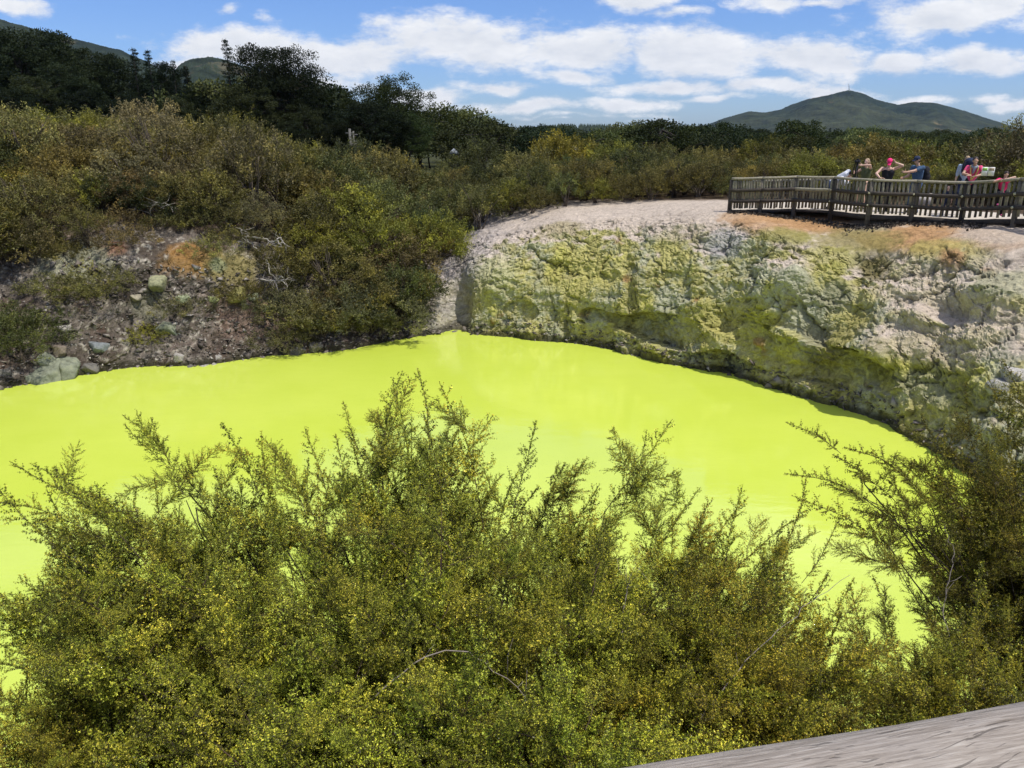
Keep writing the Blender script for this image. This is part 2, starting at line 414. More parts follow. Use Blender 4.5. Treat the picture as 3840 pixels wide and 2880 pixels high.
# ledges: terraces cut into the steep rock
disp += rk*.16*np.abs(perlin(np.stack([Q[:, 0]*.5, Q[:, 1]*.5, Q[:, 2]*1.9+mid*.8], 1), 41))*sstep(.7, .2, Nf[idx, 2])
# gullies on the right part of the cliff
def wpt(x, y, row=None):
    """index of the ground vertex seen nearest to photo point (x,y) given at 2212 width"""
    a = (px0-x/2.16)**2+(py0-y/2.16)**2
    return Pf[np.nanargmin(np.where(VV < 5.9, a, 1e9))]
px0, py0 = project(Pf)
def blob(Qs, x, y, rx, ry, rz=None):
    """soft patch on the surface round a point; radii in metres (along / up the face)"""
    c = wpt(x, y); d = Qs-c; rz = ry if rz is None else rz
    return np.sqrt((d[:, 0]/rx)**2+(d[:, 1]/max(rx, rz))**2+(d[:, 2]/ry)**2)
for (x, y, rx, ry, dep) in [(1880, 560, .7, .9, -.5), (1560, 740, .5, 1.6, -.35), (1370, 660, .25, 1.3, -.22), (1760, 730, .7, 1.0, -.30), (1860, 690, .6, .9, -.28), (985, 670, .7, 1.4, -.7), (2060, 680, .8, .3, -.4), (2150, 640, 1.2, .4, .35),
                            (1720, 610, .55, .6, .35), (1660, 710, .5, .7, .15), (1990, 690, .9, .25, .35), (1900, 760, .6, .5, .4), (2050, 560, .9, .35, .25), (1430, 760, .7, .5, .3), (1250, 640, 1.3, 1.2, .3), (1080, 600, .8, .8, .3)]:
    b = blob(Q, x, y, rx, ry); disp += dep*np.exp(-b*b*1.3+.4*mid)*(rk > .2)
nsm = Nf[idx].copy(); nsm[:, 2] *= .8
Pf[idx] = Q+nsm*disp[:, None]
under = (VV < 1.05); Pf[under, 2] = np.minimum(Pf[under, 2], -.02+.05*(VV[under]-1))
far = VV >= 5.4
Pf[far, 2] += fbm(Pf[far]*np.array([.05, .05, .05]), 3, 60)*1.2*sstep(5.4, 6, VV[far])
Nd = gnormal(Pf.reshape(NU, NV, 3)).reshape(-1, 3)
# smooth slope (for what dust and crust settle on)
def smooth(a, it=3):
    a = a.reshape(NU, NV).copy()
    for _ in range(it): a = (np.roll(a, 1, 0)+np.roll(a, -1, 0)+a*2+np.concatenate([a[:, :1], a[:, :-1]], 1)+np.concatenate([a[:, 1:], a[:, -1:]], 1))/6
    return a.ravel()
nz = smooth(Nd[:, 2], 9)
# ------------- mineral colours (real stains and crusts of the rock)
c_ = lambda *v: np.array(v)
CRUST, SULPH, GREYG, OLIVE, YELL, ORNG, RUST, TAN, SOIL, SCREE, LITTER, WET = (
 c_(.50, .42, .34), c_(.40, .365, .135), c_(.37, .365, .245), c_(.20, .17, .055), c_(.46, .43, .115), c_(.42, .245, .115), c_(.24, .10, .045), c_(.46, .385, .29), c_(.085, .067, .052), c_(.155, .132, .108), c_(.075, .052, .032), c_(.035, .032, .018))
Q = Pf[idx]; n1_ = fbm(Q*.7, 4, 71); n2_ = fbm(Q*2.1, 4, 72); n3_ = fbm(Q*6, 3, 73); n4_ = fbm(Q*.35, 3, 74)
streak = fbm(Q*np.array([4., 4., .55]), 3, 75)
def lerp(a, b, t): return a+(b-a)*np.clip(t, 0, 1)[:, None]
v = VV[idx]
C = np.tile(SULPH, (len(idx), 1))
C = lerp(C, GREYG, sstep(-.12, .22, n1_+.4*n3_))
C = lerp(C, OLIVE, .6*sstep(.18, .48, n2_+.35*streak))
C = lerp(C, YELL, .8*sstep(.16, .4, fbm(Q*.9+40, 4, 76)+.25*n3_))
C = lerp(C, OLIVE, .32*sstep(.10, .35, streak+.2*n1_)*sstep(.55, .3, nz[idx])); C = lerp(C, GREYG*1.1, .5*sstep(.12, .35, fbm(Q*np.array([3., 3., .45])+30, 3, 91))*sstep(.6, .35, nz[idx]))
C = lerp(C, RUST, .7*sstep(.30, .5, fbm(Q*1.1+80, 4, 77)))
hgt = Q[:, 2]
C = lerp(C, CRUST*(1+.25*n3_[:, None]), sstep(.64, .84, nz[idx]+.22*n2_+.16*n1_+.12*(v-2.6)))
C = lerp(C, CRUST*.9, sstep(3.35, 3.75, v+.3*n2_)*.8)
# pale shingly shoulder at the left end of the cliff
pxq, pyq = px0[idx]*2.16, py0[idx]*2.16
sh = sstep(1130, 960, np.nan_to_num(pxq, nan=9999)+60*n2_+ (np.nan_to_num(pyq)-560)*.5)
C = lerp(C, c_(.36, .32, .30)*(1+.5*n3_[:, None]), sh*sstep(900, 960, np.nan_to_num(pxq)))
def paint(C, x, y, rx, ry, col, k=1.0, rz=None, hard=.35):
    b = blob(Q, x, y, rx, ry, rz)+.55*n2_+.25*n3_
    return lerp(C, col, k*sstep(1+hard, 1-hard, b))
for p in [(1740, 478, 1.7, .28, ORNG, .85, 1.0), (1620, 470, 1.2, .25, ORNG, .6, .9), (1990, 512, 2.0, .45, ORNG, .95, .9), (1925, 512, .9, .4, ORNG, .85, .8), (2080, 508, 1.0, .4, ORNG, .8, .8), (1780, 490, 1.0, .35, ORNG, .8, .9), (1690, 485, 1.8, .4, ORNG*.95, .7, 1.1), (1860, 500, 1.2, .3, ORNG*1.05+.03, .5, .8), (2150, 515, 1.0, .4, ORNG*.95, .5, .9), (1880, 490, .7, .3, TAN, .9, .9), (1300, 468, 2.0, .4, CRUST, .7, 2), (2150, 500, 1.4, .4, CRUST*.95, .8, 1.2),
          (1850, 520, 1.5, .38, OLIVE*1.2, .8), (1700, 515, 1.0, .3, YELL*.55, .8), (1790, 560, .9, .5, YELL*.8, .7), (1880, 575, .35, .7, OLIVE*.8, .9), (2040, 545, 1.3, .35, YELL*.75, .6), (2060, 560, .25, .5, ORNG*.8, .9), (2130, 590, .2, .3, RUST*1.3, .8),
          (1720, 605, .55, .6, GREYG*1.0, .95), (1800, 640, .6, .5, GREYG*.75, .8), (2050, 640, 2.2, .8, CRUST*1.0, .75), (2160, 620, 1.1, .35, GREYG*.75+YELL*.1, .8), (2000, 745, 1.7, .5, CRUST*.95, .7), (2150, 720, 1.4, .6, CRUST, .6),
          (1640, 690, .5, .6, YELL*.85, .8), (1700, 740, .4, .5, YELL*.95, .7), (1780, 750, .5, 1.1, OLIVE*.8, .45), (1850, 700, .5, .5, OLIVE, .4), (1900, 790, 1.3, .5, YELL*.8, .7), (2060, 830, 1.6, .45, YELL*.6, .6), (1990, 840, 1.0, .4, GREYG*.8, .6),
          (1370, 640, .2, 1.5, OLIVE, .4), (1080, 590, .9, 1.0, YELL*.5+GREYG*.5, .6), (1240, 600, 1.4, .8, YELL*.35+SULPH*.6, .6), (1530, 700, 1.2, .7, YELL*.4+SULPH*.5, .6), (1560, 520, .9, .5, c_(.34, .33, .34), .7), (1450, 500, 1.5, .4, CRUST*.95, .6), (1420, 750, .8, .5, YELL*.7, .5), (1210, 500, 1.0, .4, OLIVE*1.4, .5)]:
    C = paint(C, *p)
CR = C
# left bank: scree, a block of orange and yellow rock, dark litter under the scrub
C = np.tile(SCREE, (len(idx), 1)); C = lerp(C, SOIL, sstep(-.15, .25, n1_)); C = lerp(C, c_(.30, .27, .22), sstep(.12, .3, n3_+.5*n2_)); C = lerp(C, c_(.15, .08, .058), .35*sstep(.1, .35, fbm(Q*.6+9, 3, 79)))
C = lerp(C, SOIL*.6, sstep(.1, .35, fbm(Q*1.3+19, 3, 80)))
for p in [(420, 560, 1.1, .6, c_(.25, .145, .05), .9), (500, 575, 1.0, .7, c_(.24, .20, .075), .85), (470, 570, .3, .3, c_(.27, .29, .16), .8), (400, 540, .6, .3, c_(.29, .155, .05), .7), (240, 540, .5, .4, RUST*.9, .6), (150, 560, 1.2, .9, GREYG*.75, .85), (210, 590, .9, .8, GREYG*.7, .7), (110, 540, .5, .5, YELL*.45, .6),
          (260, 620, 1.0, .7, SOIL*.5, .6), (600, 590, .6, .9, c_(.24, .20, .16), .8), (560, 690, 1.5, .7, c_(.24, .16, .12), .6), (330, 660, .7, .6, GREYG*.6, .5)]:
    C = paint(C, *p)
C = lerp(C, LITTER, sstep(3.05, 3.4, v+.25*n2_))
UU = np.repeat(us, NV)[idx]
onR = sstep(9.4, 10.6, UU+.5*n2_+.25*n1_)*(UU < 27.5)
C = lerp(C, CR, onR)
C = lerp(C, LITTER*1.1, sstep(4.75, 5.0, v+.1*n2_)*(1-.0))
# near bank under the camera
nearb = (Q[:, 1] < 9) & (np.abs(Q[:, 0]) < 12); C[nearb] = lerp(C, LITTER*1.3, np.ones(len(C)))[nearb]
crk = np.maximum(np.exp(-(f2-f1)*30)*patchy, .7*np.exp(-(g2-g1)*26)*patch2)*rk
C *= (1-.45*crk[:, None])                       # darker along the cracks
C = lerp(C, WET, sstep(.34, .10, hgt+.22*n2_)*.85*(v > .9))
C *= (1+.30*n3_+.18*n2_)[:, None]
colr = np.tile(LITTER*.9, (len(Pf), 1)); colr[idx] = np.clip(C, .01, .8)
colr[far] = np.array([.045, .05, .022])
i0 = np.arange(NU)[:, None]*NV; i1 = ((np.arange(NU)+1) % NU)[:, None]*NV; j = np.arange(NV-1)[None]
faces = np.stack([i0+j, i1+j, i1+j+1, i0+j+1], 2).reshape(-1, 4)
# one vertex fan closes the pool's bed
Pall = np.concatenate([Pf, [[CEN[0], CEN[1], -1.4]]]); ci = len(Pf)
fan = np.stack([np.full(NU, ci), i1[:, 0], i0[:, 0]], 1)
colr = np.concatenate([colr, [SOIL]])
fq = faces[:, ::1]
m_ground, t, out = new_mat('rock and earth')
co = t.coord(); ca = t.attr('Col', 'Color')
n = t.noise(co, 9, 6, .65); n_f = t.noise(co, 38, 4, .6)
f = t.math('MULTIPLY', t.maprange(n, .25, .75, .72, 1.28), t.maprange(n_f, .3, .7, .82, 1.18))
b = t.vmath('SCALE', ca); t.put(b.node.inputs[3], f)
vor = t.new('ShaderNodeTexVoronoi', feature='DISTANCE_TO_EDGE'); t.put(vor.inputs['Vector'], t.vmath('ADD', co, t.vmath('SCALE', t.noise(co, 6, 3, out='Color')))); vor.inputs['Scale'].default_value = 7
bh = t.math('ADD', t.math('MULTIPLY', n, .8), t.math('MULTIPLY', n_f, .4)); bh = t.math('ADD', bh, t.maprange(vor.outputs[0], 0, .08, -.25, 0))
principled(t, out, b, .92, t.bump(bh, .8, .04), .15)
fv = VV[fq[:, 0]]; sm_ = np.concatenate([~((fv > 1) & (fv < 3.8) & (RK[fq[:, 0]] > .3)), np.ones(len(fan), bool)])
me = mesh_np('ground', Pall, [fq, fan], [m_ground], colors={'Col': colr}, smooth=sm_)
ground = tag(link('ground', me), kind='structure')
GP = Pf[::1]
# a coarse height look-up for standing things on the ground
_sel = (np.arange(len(Pf)) % 3 == 0) & (VV < 7.2) & (VV > .9)
GXY = Pf[_sel][:, :2]; GZ = Pf[_sel][:, 2]
_cell = {}
for i_, (x_, y_) in enumerate(np.floor(GXY/1.0).astype(int)): _cell.setdefault((int(x_), int(y_)), []).append(i_)
def gz(x, y):
    best = None; kx, ky = int(math.floor(x)), int(math.floor(y))
    for rr in (1, 3, 8, 30):
        ids = []
        for a in range(kx-rr, kx+rr+1):
            for b_ in range(ky-rr, ky+rr+1): ids += _cell.get((a, b_), [])
        if len(ids) >= 3: break
    ids = np.array(ids); d = np.hypot(GXY[ids, 0]-x, GXY[ids, 1]-y); o = np.argsort(d)[:4]
    w_ = 1/(d[o]+.02); return float((GZ[ids[o]]*w_).sum()/w_.sum())
# ---------------------------------------------------------------- the pool
m_w, t, out = new_mat('opaque sulphur water')
co = t.coord()
nl = t.noise(co, .11, 3, .5); nm_ = t.noise(co, .5, 4, .6)
colw_ = t.mix(t.maprange(t.math('ADD', t.math('MULTIPLY', nl, .7), t.math('MULTIPLY', nm_, .3)), .35, .65), rgb(.47, .57, .06), rgb(.54, .63, .09))
rip = t.new('ShaderNodeMapping'); t.put(rip.inputs[0], co); rip.inputs['Scale'].default_value = (1, 2.2, 1)
r1 = t.noise(rip.outputs[0], 5, 4, .55); r2 = t.noise(rip.outputs[0], 1.0, 2, .5)
nb = t.bump(t.math('ADD', t.math('MULTIPLY', r1, .35), r2), .10, .05)
pw = principled(t, out, colw_, .05, nb, .5); pw.inputs['IOR'].default_value = 1.7
ang = np.arange(96)*2*math.pi/96
wv = np.stack([CEN[0]+26*np.cos(ang), CEN[1]+19*np.sin(ang), np.zeros(96)], 1); 
wv = np.concatenate([wv, [[CEN[0], CEN[1], 0]]]); wf = np.array([[96, k, (k+1) % 96] for k in range(96)])
# trim the sheet to the shore: pull each rim point just inside the bank
Sring = CTRL[:, 1]; Aring = CTRL[:, 2]; sa = np.arctan2(Sring[:, 1]-CEN[1], Sring[:, 0]-CEN[0]); sr = np.hypot(Sring[:, 0]-CEN[0], Sring[:, 1]-CEN[1])
o_ = np.argsort(sa); 
for k in range(96):
    a = math.atan2(math.sin(ang[k]), math.cos(ang[k])); rr = np.interp(a, sa[o_], sr[o_], period=2*math.pi)+.9
    wv[k, 0] = CEN[0]+rr*math.cos(a); wv[k, 1] = CEN[1]+rr*math.sin(a)
pool = tag(link('pool_water', mesh_np('pool_water', wv, wf, [m_w])), kind='structure')
# ---------------------------------------------------------------- foliage
rng = np.random.default_rng(11)
def unit(v): return v/(np.linalg.norm(v, axis=-1, keepdims=True)+1e-9)
def leaves(P, D, L, Wd, tint, roll=None):
    """lozenge leaves at P along D (length L, width Wd) -> V, quads, tint"""
    n = len(P); D = unit(D); r = rng.normal(size=(n, 3)); S = unit(np.cross(D, r))
    L = np.broadcast_to(L, (n,))[:, None]; Wd = np.broadcast_to(Wd, (n,))[:, None]
    Nn = np.cross(D, S)
    V = np.stack([P, P+D*L*.45+S*Wd*.5+Nn*L*.06, P+D*L, P+D*L*.45-S*Wd*.5+Nn*L*.06], 1).reshape(-1, 3)
    Q = np.arange(n*4).reshape(n, 4)
    return V, Q, np.repeat(tint, 4)
def leaf_mat(name, cols, rough=.55, trans=.35, objcol=True, hv=.25, spec=.2):
    """cols: ramp over the per-leaf tint"""
    m, t, out = new_mat(name)
    c = t.ramp(t.attr('tint'), [(i/(len(cols)-1), q) for i, q in enumerate(cols)])
    if objcol:
        oi = t.new('ShaderNodeObjectInfo'); c = t.vmath('MULTIPLY', c, oi.outputs['Color'])
        c = t.vmath('SCALE', c); t.put(c.node.inputs[3], t.maprange(oi.outputs['Random'], 0, 1, 1-hv, 1+hv))
    p = principled(t, None, c, rough, None, spec)
    tr = t.new('ShaderNodeBsdfTranslucent'); t.put(tr.inputs[0], t.vmath('MULTIPLY', c, (1.15, 1.15, .7)))
    mx = t.new('ShaderNodeMixShader'); mx.inputs[0].default_value = trans
    t.l.new(p.outputs[0], mx.inputs[1]); t.l.new(tr.outputs[0], mx.inputs[2]); t.l.new(mx.outputs[0], out.inputs[0])
    return m
m_bark = simple_mat('grey brown bark', (.10, .078, .058), .9, .4, 30, .5, .004)
m_barkd = simple_mat('dark tree bark', (.040, .034, .028), .9, .4, 30, .5, .004)
m_dead = simple_mat('bleached dead wood', (.33, .30, .26), .85, .25, 25, .4, .004)
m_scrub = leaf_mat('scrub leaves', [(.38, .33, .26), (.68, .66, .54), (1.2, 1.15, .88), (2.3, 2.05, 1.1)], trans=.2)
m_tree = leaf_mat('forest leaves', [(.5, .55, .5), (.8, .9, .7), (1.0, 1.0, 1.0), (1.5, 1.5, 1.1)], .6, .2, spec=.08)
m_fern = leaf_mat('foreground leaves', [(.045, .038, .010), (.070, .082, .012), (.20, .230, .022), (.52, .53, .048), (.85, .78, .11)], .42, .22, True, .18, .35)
def stem_pts(a, b, n, wob, r_, bow=(0, 0, 0)):
    a = np.array(a, float); b = np.array(b, float); ts = np.linspace(0, 1, n)[:, None]
    P = a+(b-a)*ts+np.sin(ts*math.pi)*np.array(bow)
    j = r_.normal(size=(n, 3))*wob; j[0] = 0; j[-1] *= .3
    return P+np.cumsum(j, 0)*.5
def scrub_proto(seed, dome=(1.45, 1.45, 1.15), base_h=.9, nclump=70, spr=11, lf=19, leaf=(.082, .034), up=.6, lean=0, trunkn=7, sparse=0.):
    """a manuka-like shrub about 2.6-3 m across: stems, and sprays of small leaves on an uneven dome"""
    r = np.random.default_rng(seed); rx, ry, rz = dome
    wood = MB(); PV = []; DV = []; LL = []; TT = []
    ph = r.uniform(0, 9, 3)
    C_ = []
    for k in range(nclump):
        th = math.acos(1-1.25*((k+.5)/nclump)); az = k*2.39996+r.normal()*.25
        d = np.array([math.sin(th)*math.cos(az), math.sin(th)*math.sin(az), math.cos(th)])
        w_ = 1+.16*math.sin(3*az+ph[0])+.12*math.sin(5*az+ph[1]+2*th)+r.normal()*.10
        rad = w_*(r.uniform(.82, 1.05) if r.random() > .25 else r.uniform(.45, .8))
        C_.append(np.array([d[0]*rx, d[1]*ry, d[2]*rz])*rad+np.array([lean*d[2]*.4, 0, base_h]))
    C_ = np.array(C_)
    for k in range(trunkn):
        tgt = C_[r.integers(0, len(C_))]*np.array([.7, .7, .9])
        p0 = r.normal(size=3)*[.10, .10, 0]
        wood.tube(stem_pts(p0, tgt, 7, .05, r, (0, 0, .1)), np.linspace(.05, .012, 7), 5)
        for q in range(3):
            t2 = C_[np.argmin(np.linalg.norm(C_-tgt*1.2, axis=1)+r.uniform(0, .9, len(C_)))]
            s0 = p0+(tgt-p0)*r.uniform(.45, .8); wood.tube(stem_pts(s0, t2, 5, .04, r), np.linspace(.02, .006, 5), 3, cap=False)
    for c in C_:
        if r.random() < sparse: continue
        out_ = unit((c-np.array([0, 0, base_h-.3]))/np.array(dome))
        tone = np.clip(r.normal(.5, .17), 0, 1)
        for s in range(spr):
            d = unit(out_*r.uniform(.5, 1.1)+np.array([0, 0, up])+r.normal(size=3)*.55)
            Ls = r.uniform(.28, .55); st = c+r.normal(size=3)*.13-d*Ls*.4
            ts = (np.arange(lf)+r.random(lf))/lf
            P = st+d*Ls*ts[:, None]+r.normal(size=(lf, 3))*.028
            P[:, 2] -= .10*ts**2*Ls*3*(1-up*.6)
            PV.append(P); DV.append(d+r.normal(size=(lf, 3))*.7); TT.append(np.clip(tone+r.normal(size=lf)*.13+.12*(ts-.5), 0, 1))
            LL.append(r.uniform(.7, 1.25, lf))
    P = np.concatenate(PV); D = np.concatenate(DV); L = np.concatenate(LL); T_ = np.concatenate(TT)
    V, Q, tt = leaves(P, D, L*leaf[0], L*leaf[1], T_)
    return mesh_np('crown', V, Q, [m_scrub], attrs={'tint': tt}), wood.mesh('trunk', m_bark, True)
SCRUB = [scrub_proto(100+k) for k in range(5)]
SCRUB += [scrub_proto(120, (1.1, 1.1, 1.3), 1.3, 46, 9, 16, (.085, .03), .8, 0, 6, .12), scrub_proto(121, (1.5, 1.3, .95), 1.5, 50, 9, 15, (.085, .034), .3, .3, 8, .15)]   # leggy ones with bare stems
LOWS = [scrub_proto(130+k, (1.7, 1.7, .8), .25, 60, 8, 15, (.09, .038), .5) for k in range(2)]
FAR = [scrub_proto(140+k, (1.5, 1.5, 1.2), 1.0, 46, 7, 11, (.15, .07), .45, 0, 4) for k in range(4)]
GOLD, OLV, BRN, GRN, DKG, YLG, GRY = (.170, .150, .058), (.135, .128, .052), (.130, .110, .064), (.090, .102, .042), (.036, .046, .022), (.18, .185, .042), (.115, .115, .068)
def plant(pair, loc, sc, rz, col, name, label, cat, group=None, tilt=0.0):
    e = empty(name, loc, rz, sc if hasattr(sc, '__len__') else (sc, sc, sc)); e.rotation_euler[0] = tilt
    tag(e, label, cat, group)
    c = link('crown', pair[0], e); c.color = (*col, 1)
    if pair[1] is not None: link('trunk', pair[1], e)
    return e
r = np.random.default_rng(5)
placed = []
def jit(c, s=.22):
    f = math.exp(r.normal()*s); g_ = r.normal()*.06
    return (c[0]*f*(1+g_), c[1]*f, c[2]*f*(1-g_))
def put(pts_px, names, cols, size, protos, group, labelf, minsep=1.0, wscale=1.0):
    n = 0
    for (px, d, s) in pts_px:
        p = PX(px, d, 4); 
        for _ in range(3):
            z = gz(p[0], p[1]); p = PX(px, d, z)
        if any((p[0]-q[0])**2+(p[1]-q[1])**2 < (minsep*s)**2 for q in placed): continue
        placed.append((p[0], p[1])); col = cols[r.integers(0, len(cols))]
        pr = protos[r.integers(0, len(protos))]
        sc = size*s*r.uniform(.85, 1.15)
        plant(pr, (p[0], p[1], p[2]-.1*sc), (sc*wscale, sc*wscale, sc*r.uniform(.85, 1.15)), r.uniform(0, 6.28), jit(col), names, labelf(px, d, col), 'shrub', group); n += 1
    return n
CN = {GOLD: 'golden', OLV: 'olive', BRN: 'brownish', GRN: 'green', DKG: 'dark green', YLG: 'yellow green', GRY: 'greyish'}
def where(px, d):
    if px < 90: h = 'at the far left edge above the rocky bank'
    elif px < 230: h = 'above the orange rock face on the left bank'
    elif px < 330: h = 'in the gully right of the dead fallen branches'
    elif px < 450: h = 'where the scrub meets the pale shingly slope'
    elif px < 600: h = 'behind the green cliff top'
    elif px < 735: h = 'just left of the boardwalk fence'
    elif px < 880: h = 'behind the walkway railing'
    else: h = 'behind the visitors at the right edge'
    dd = 'front row' if d < 36 else 'second row' if d < 46 else 'middle distance' if d < 62 else 'back of the scrub'
    return h, dd
def lab(px, d, col):
    h, dd = where(px, d); return f"{CN[col]} tea-tree shrub, {dd}, {h}"
# left hillside and gully; candidates are taken near first
cand = []
def mind(px):   # nearest distance with scrub for a column (past the bare rock)
    return np.interp(px, [-60, 0, 100, 200, 245, 260, 290, 330, 400, 425, 445, 470, 500, 530, 600, 700, 730, 731, 900, 1100], [27, 28, 32.2, 32.2, 33, 31.5, 30.6, 30.0, 31.8, 33.6, 36, 37.5, 37, 36.5, 37, 36.5, 35.5, 38, 34.5, 31])
for k in range(5200):
    px = r.uniform(-70, 1090); d = mind(px)+abs(r.normal())*0+r.random()**1.6*(75-mind(px))
    cand.append((px, d, 1.0))
cand.sort(key=lambda q: q[1])
pal_l = [GOLD, OLV, OLV, BRN, BRN, OLV, GOLD, YLG, GRN]; pal_m = [OLV, GOLD, GRN, GRN, YLG, OLV, GRN]
nA = []
for (px, d, s) in cand:
    if len(nA) >= 285: break
    if px < 330: cols, g_, nm = pal_l, 'tea-tree shrubs on the slope left of the pool', 'tea_tree_shrub'
    elif px < 735: cols, g_, nm = pal_m, 'tea-tree shrubs behind the cliff top', 'tea_tree_shrub'
    else: cols, g_, nm = [GOLD, YLG, OLV, GRN], 'tea-tree shrubs behind the walkway', 'tea_tree_shrub'
    if d > 48: cols = [GRN, OLV, GRN, DKG, YLG] if px > 250 else [BRN, OLV, GOLD, GRN]
    if px < 420: sep = 1.6 if d < 40 else 2.05 if d < 52 else 2.7; size = .88 if d < 36 else .95 if d < 50 else 1.08
    else: sep = 1.15 if d < 42 else 1.6 if d < 52 else 2.3; size = np.interp(d, [36, 44, 60, 75], [.58, .68, .95, 1.1])
    size *= r.choice([.7, .85, 1.0, 1.0, 1.15, 1.35])
    pr = (SCRUB[:7] if d < 38 else SCRUB[:5]) if d < 52 else FAR
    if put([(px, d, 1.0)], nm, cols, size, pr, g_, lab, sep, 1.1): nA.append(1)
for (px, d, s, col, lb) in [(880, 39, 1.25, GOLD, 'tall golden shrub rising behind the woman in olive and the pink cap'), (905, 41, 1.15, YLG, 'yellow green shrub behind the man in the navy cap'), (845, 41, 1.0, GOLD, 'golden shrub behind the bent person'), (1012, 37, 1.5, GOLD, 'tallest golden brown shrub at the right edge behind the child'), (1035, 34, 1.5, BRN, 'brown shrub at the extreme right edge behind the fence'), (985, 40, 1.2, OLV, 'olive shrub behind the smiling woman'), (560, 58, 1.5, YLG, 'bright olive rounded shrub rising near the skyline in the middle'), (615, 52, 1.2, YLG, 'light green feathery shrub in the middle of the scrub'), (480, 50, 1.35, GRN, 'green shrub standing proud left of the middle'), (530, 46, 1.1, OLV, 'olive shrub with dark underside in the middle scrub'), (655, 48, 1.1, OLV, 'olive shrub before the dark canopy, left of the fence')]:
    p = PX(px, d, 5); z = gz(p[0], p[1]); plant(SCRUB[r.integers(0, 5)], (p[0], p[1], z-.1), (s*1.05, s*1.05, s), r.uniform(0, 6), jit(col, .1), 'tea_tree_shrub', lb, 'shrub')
# low bushes hugging the bank, and the grey ones hanging over the pool
for i, (px, d, sc, col, lb) in enumerate([
  (300, 29.6, .78, GRY, 'grey green bush leaning over the pool at the left end of the overhanging clump'), (322, 29.5, .70, OLV, 'olive bush low over the water between two grey bushes'), (345, 30.0, .85, GRY, 'dull grey green bush with bare twigs trailing above the water'),
  (372, 30.6, .62, OLV, 'small olive bush whose lower twigs touch the yellow water'), (395, 31.2, .85, GRY, 'grey green bush beside the start of the pale slope'), (415, 32.2, .8, OLV, 'dense olive bush at the foot of the pale shingly slope'), (330, 31.2, .9, OLV, 'olive bush behind the waterside bushes in the gully'), (300, 31.2, .7, OLV, 'low olive bush above the waterside boulders'),
  (368, 32.4, .9, BRN, 'brown bush standing over the waterside clump'), (400, 33.6, .9, BRN, 'rusty brown bush left of the pale slope'), (312, 32.6, .8, YLG, 'bright green rounded bush above the gully shadow'), (430, 35.2, .75, OLV, 'olive bush on the upper edge of the pale slope'), (478, 36.3, .85, OLV, 'bare stemmed bush standing alone on the pale slope'),
  (62, 29.0, .5, OLV, 'small bush on the rocks at the left edge'), (90, 29.5, .62, OLV, 'dark bush between the two scree chutes on the left bank'), (148, 27.9, .42, YLG, 'little yellow green bush at the water on the left bank'), (8, 26.2, .7, GRN, 'green bush at the left edge above the water'), (228, 31.2, .45, OLV, 'small bush at the right foot of the orange rock face'),
  (20, 25.6, .75, GRN, 'green bush hanging over the far left shore'), (3, 28.5, .95, OLV, 'tall bush filling the left edge halfway up the bank'), (42, 30.4, .8, BRN, 'brown bush on the shoulder left of the pale rock wall'), (100, 28.2, .6, OLV, 'bush in the middle of the left bank between the scree chutes'), (82, 27.6, .5, OLV, 'small bush low between the scree chutes'), (122, 29.6, .55, BRN, 'brown bush below the rusty stain on the left bank'), (170, 31.4, .5, OLV, 'olive tuft growing on the orange rock face'), (213, 30.4, .5, OLV, 'olive tuft at the lower right corner of the orange rock face'), (268, 29.9, .55, GRY, 'grey bush beside the boulders under the roots'), (282, 29.0, .6, GRY, 'grey bush at the left end of the waterside clump'), (130, 32.3, .7, BRN, 'brown bush overhanging the left end of the orange face'), (72, 31.8, .75, OLV, 'olive bush overhanging the pale rock wall'), (105, 32.0, .7, DKG, 'dark bush overhanging between pale wall and orange face'), (205, 31.9, .6, OLV, 'olive bush trailing over the right half of the orange face'),
  (55, 27.6, .55, OLV, 'dark olive bush just above the big lichened boulder'), (185, 28.6, .5, BRN, 'brownish bush low on the scree below the orange face'), (240, 29.6, .55, OLV, 'olive bush on the scree left of the waterside clump'),
  (118, 31, .6, BRN, 'brown bush left of the orange rock face'), (30, 28.4, .8, BRN, 'brown bush above the left edge rocks'), (150, 32, .7, DKG, 'dark bush on top of the orange rock face'), (190, 32.2, .6, DKG, 'dark low bush trailing over the orange rock face'), (225, 32.6, .6, GRY, 'greyish bush on the lip right of the orange rock face'), (255, 31.6, .5, GRY, 'thin grey bush beside the bleached roots')]):
    p = PX(px, d, 2)
    for _ in range(3): z = gz(p[0], p[1]); p = PX(px, d, z)
    pair = LOWS[i % 2] if sc < .62 else (SCRUB+LOWS)[i % 9]
    if 'bare stemmed' in lb: pair = SCRUB[5]
    plant(pair, (p[0], p[1], z-.1), (sc*1.15, sc*1.15, sc), r.uniform(0, 6), jit(col, .1), 'waterside_bush' if i < 6 else 'small_bush', lb, 'bush', None, r.uniform(-.1, .15))
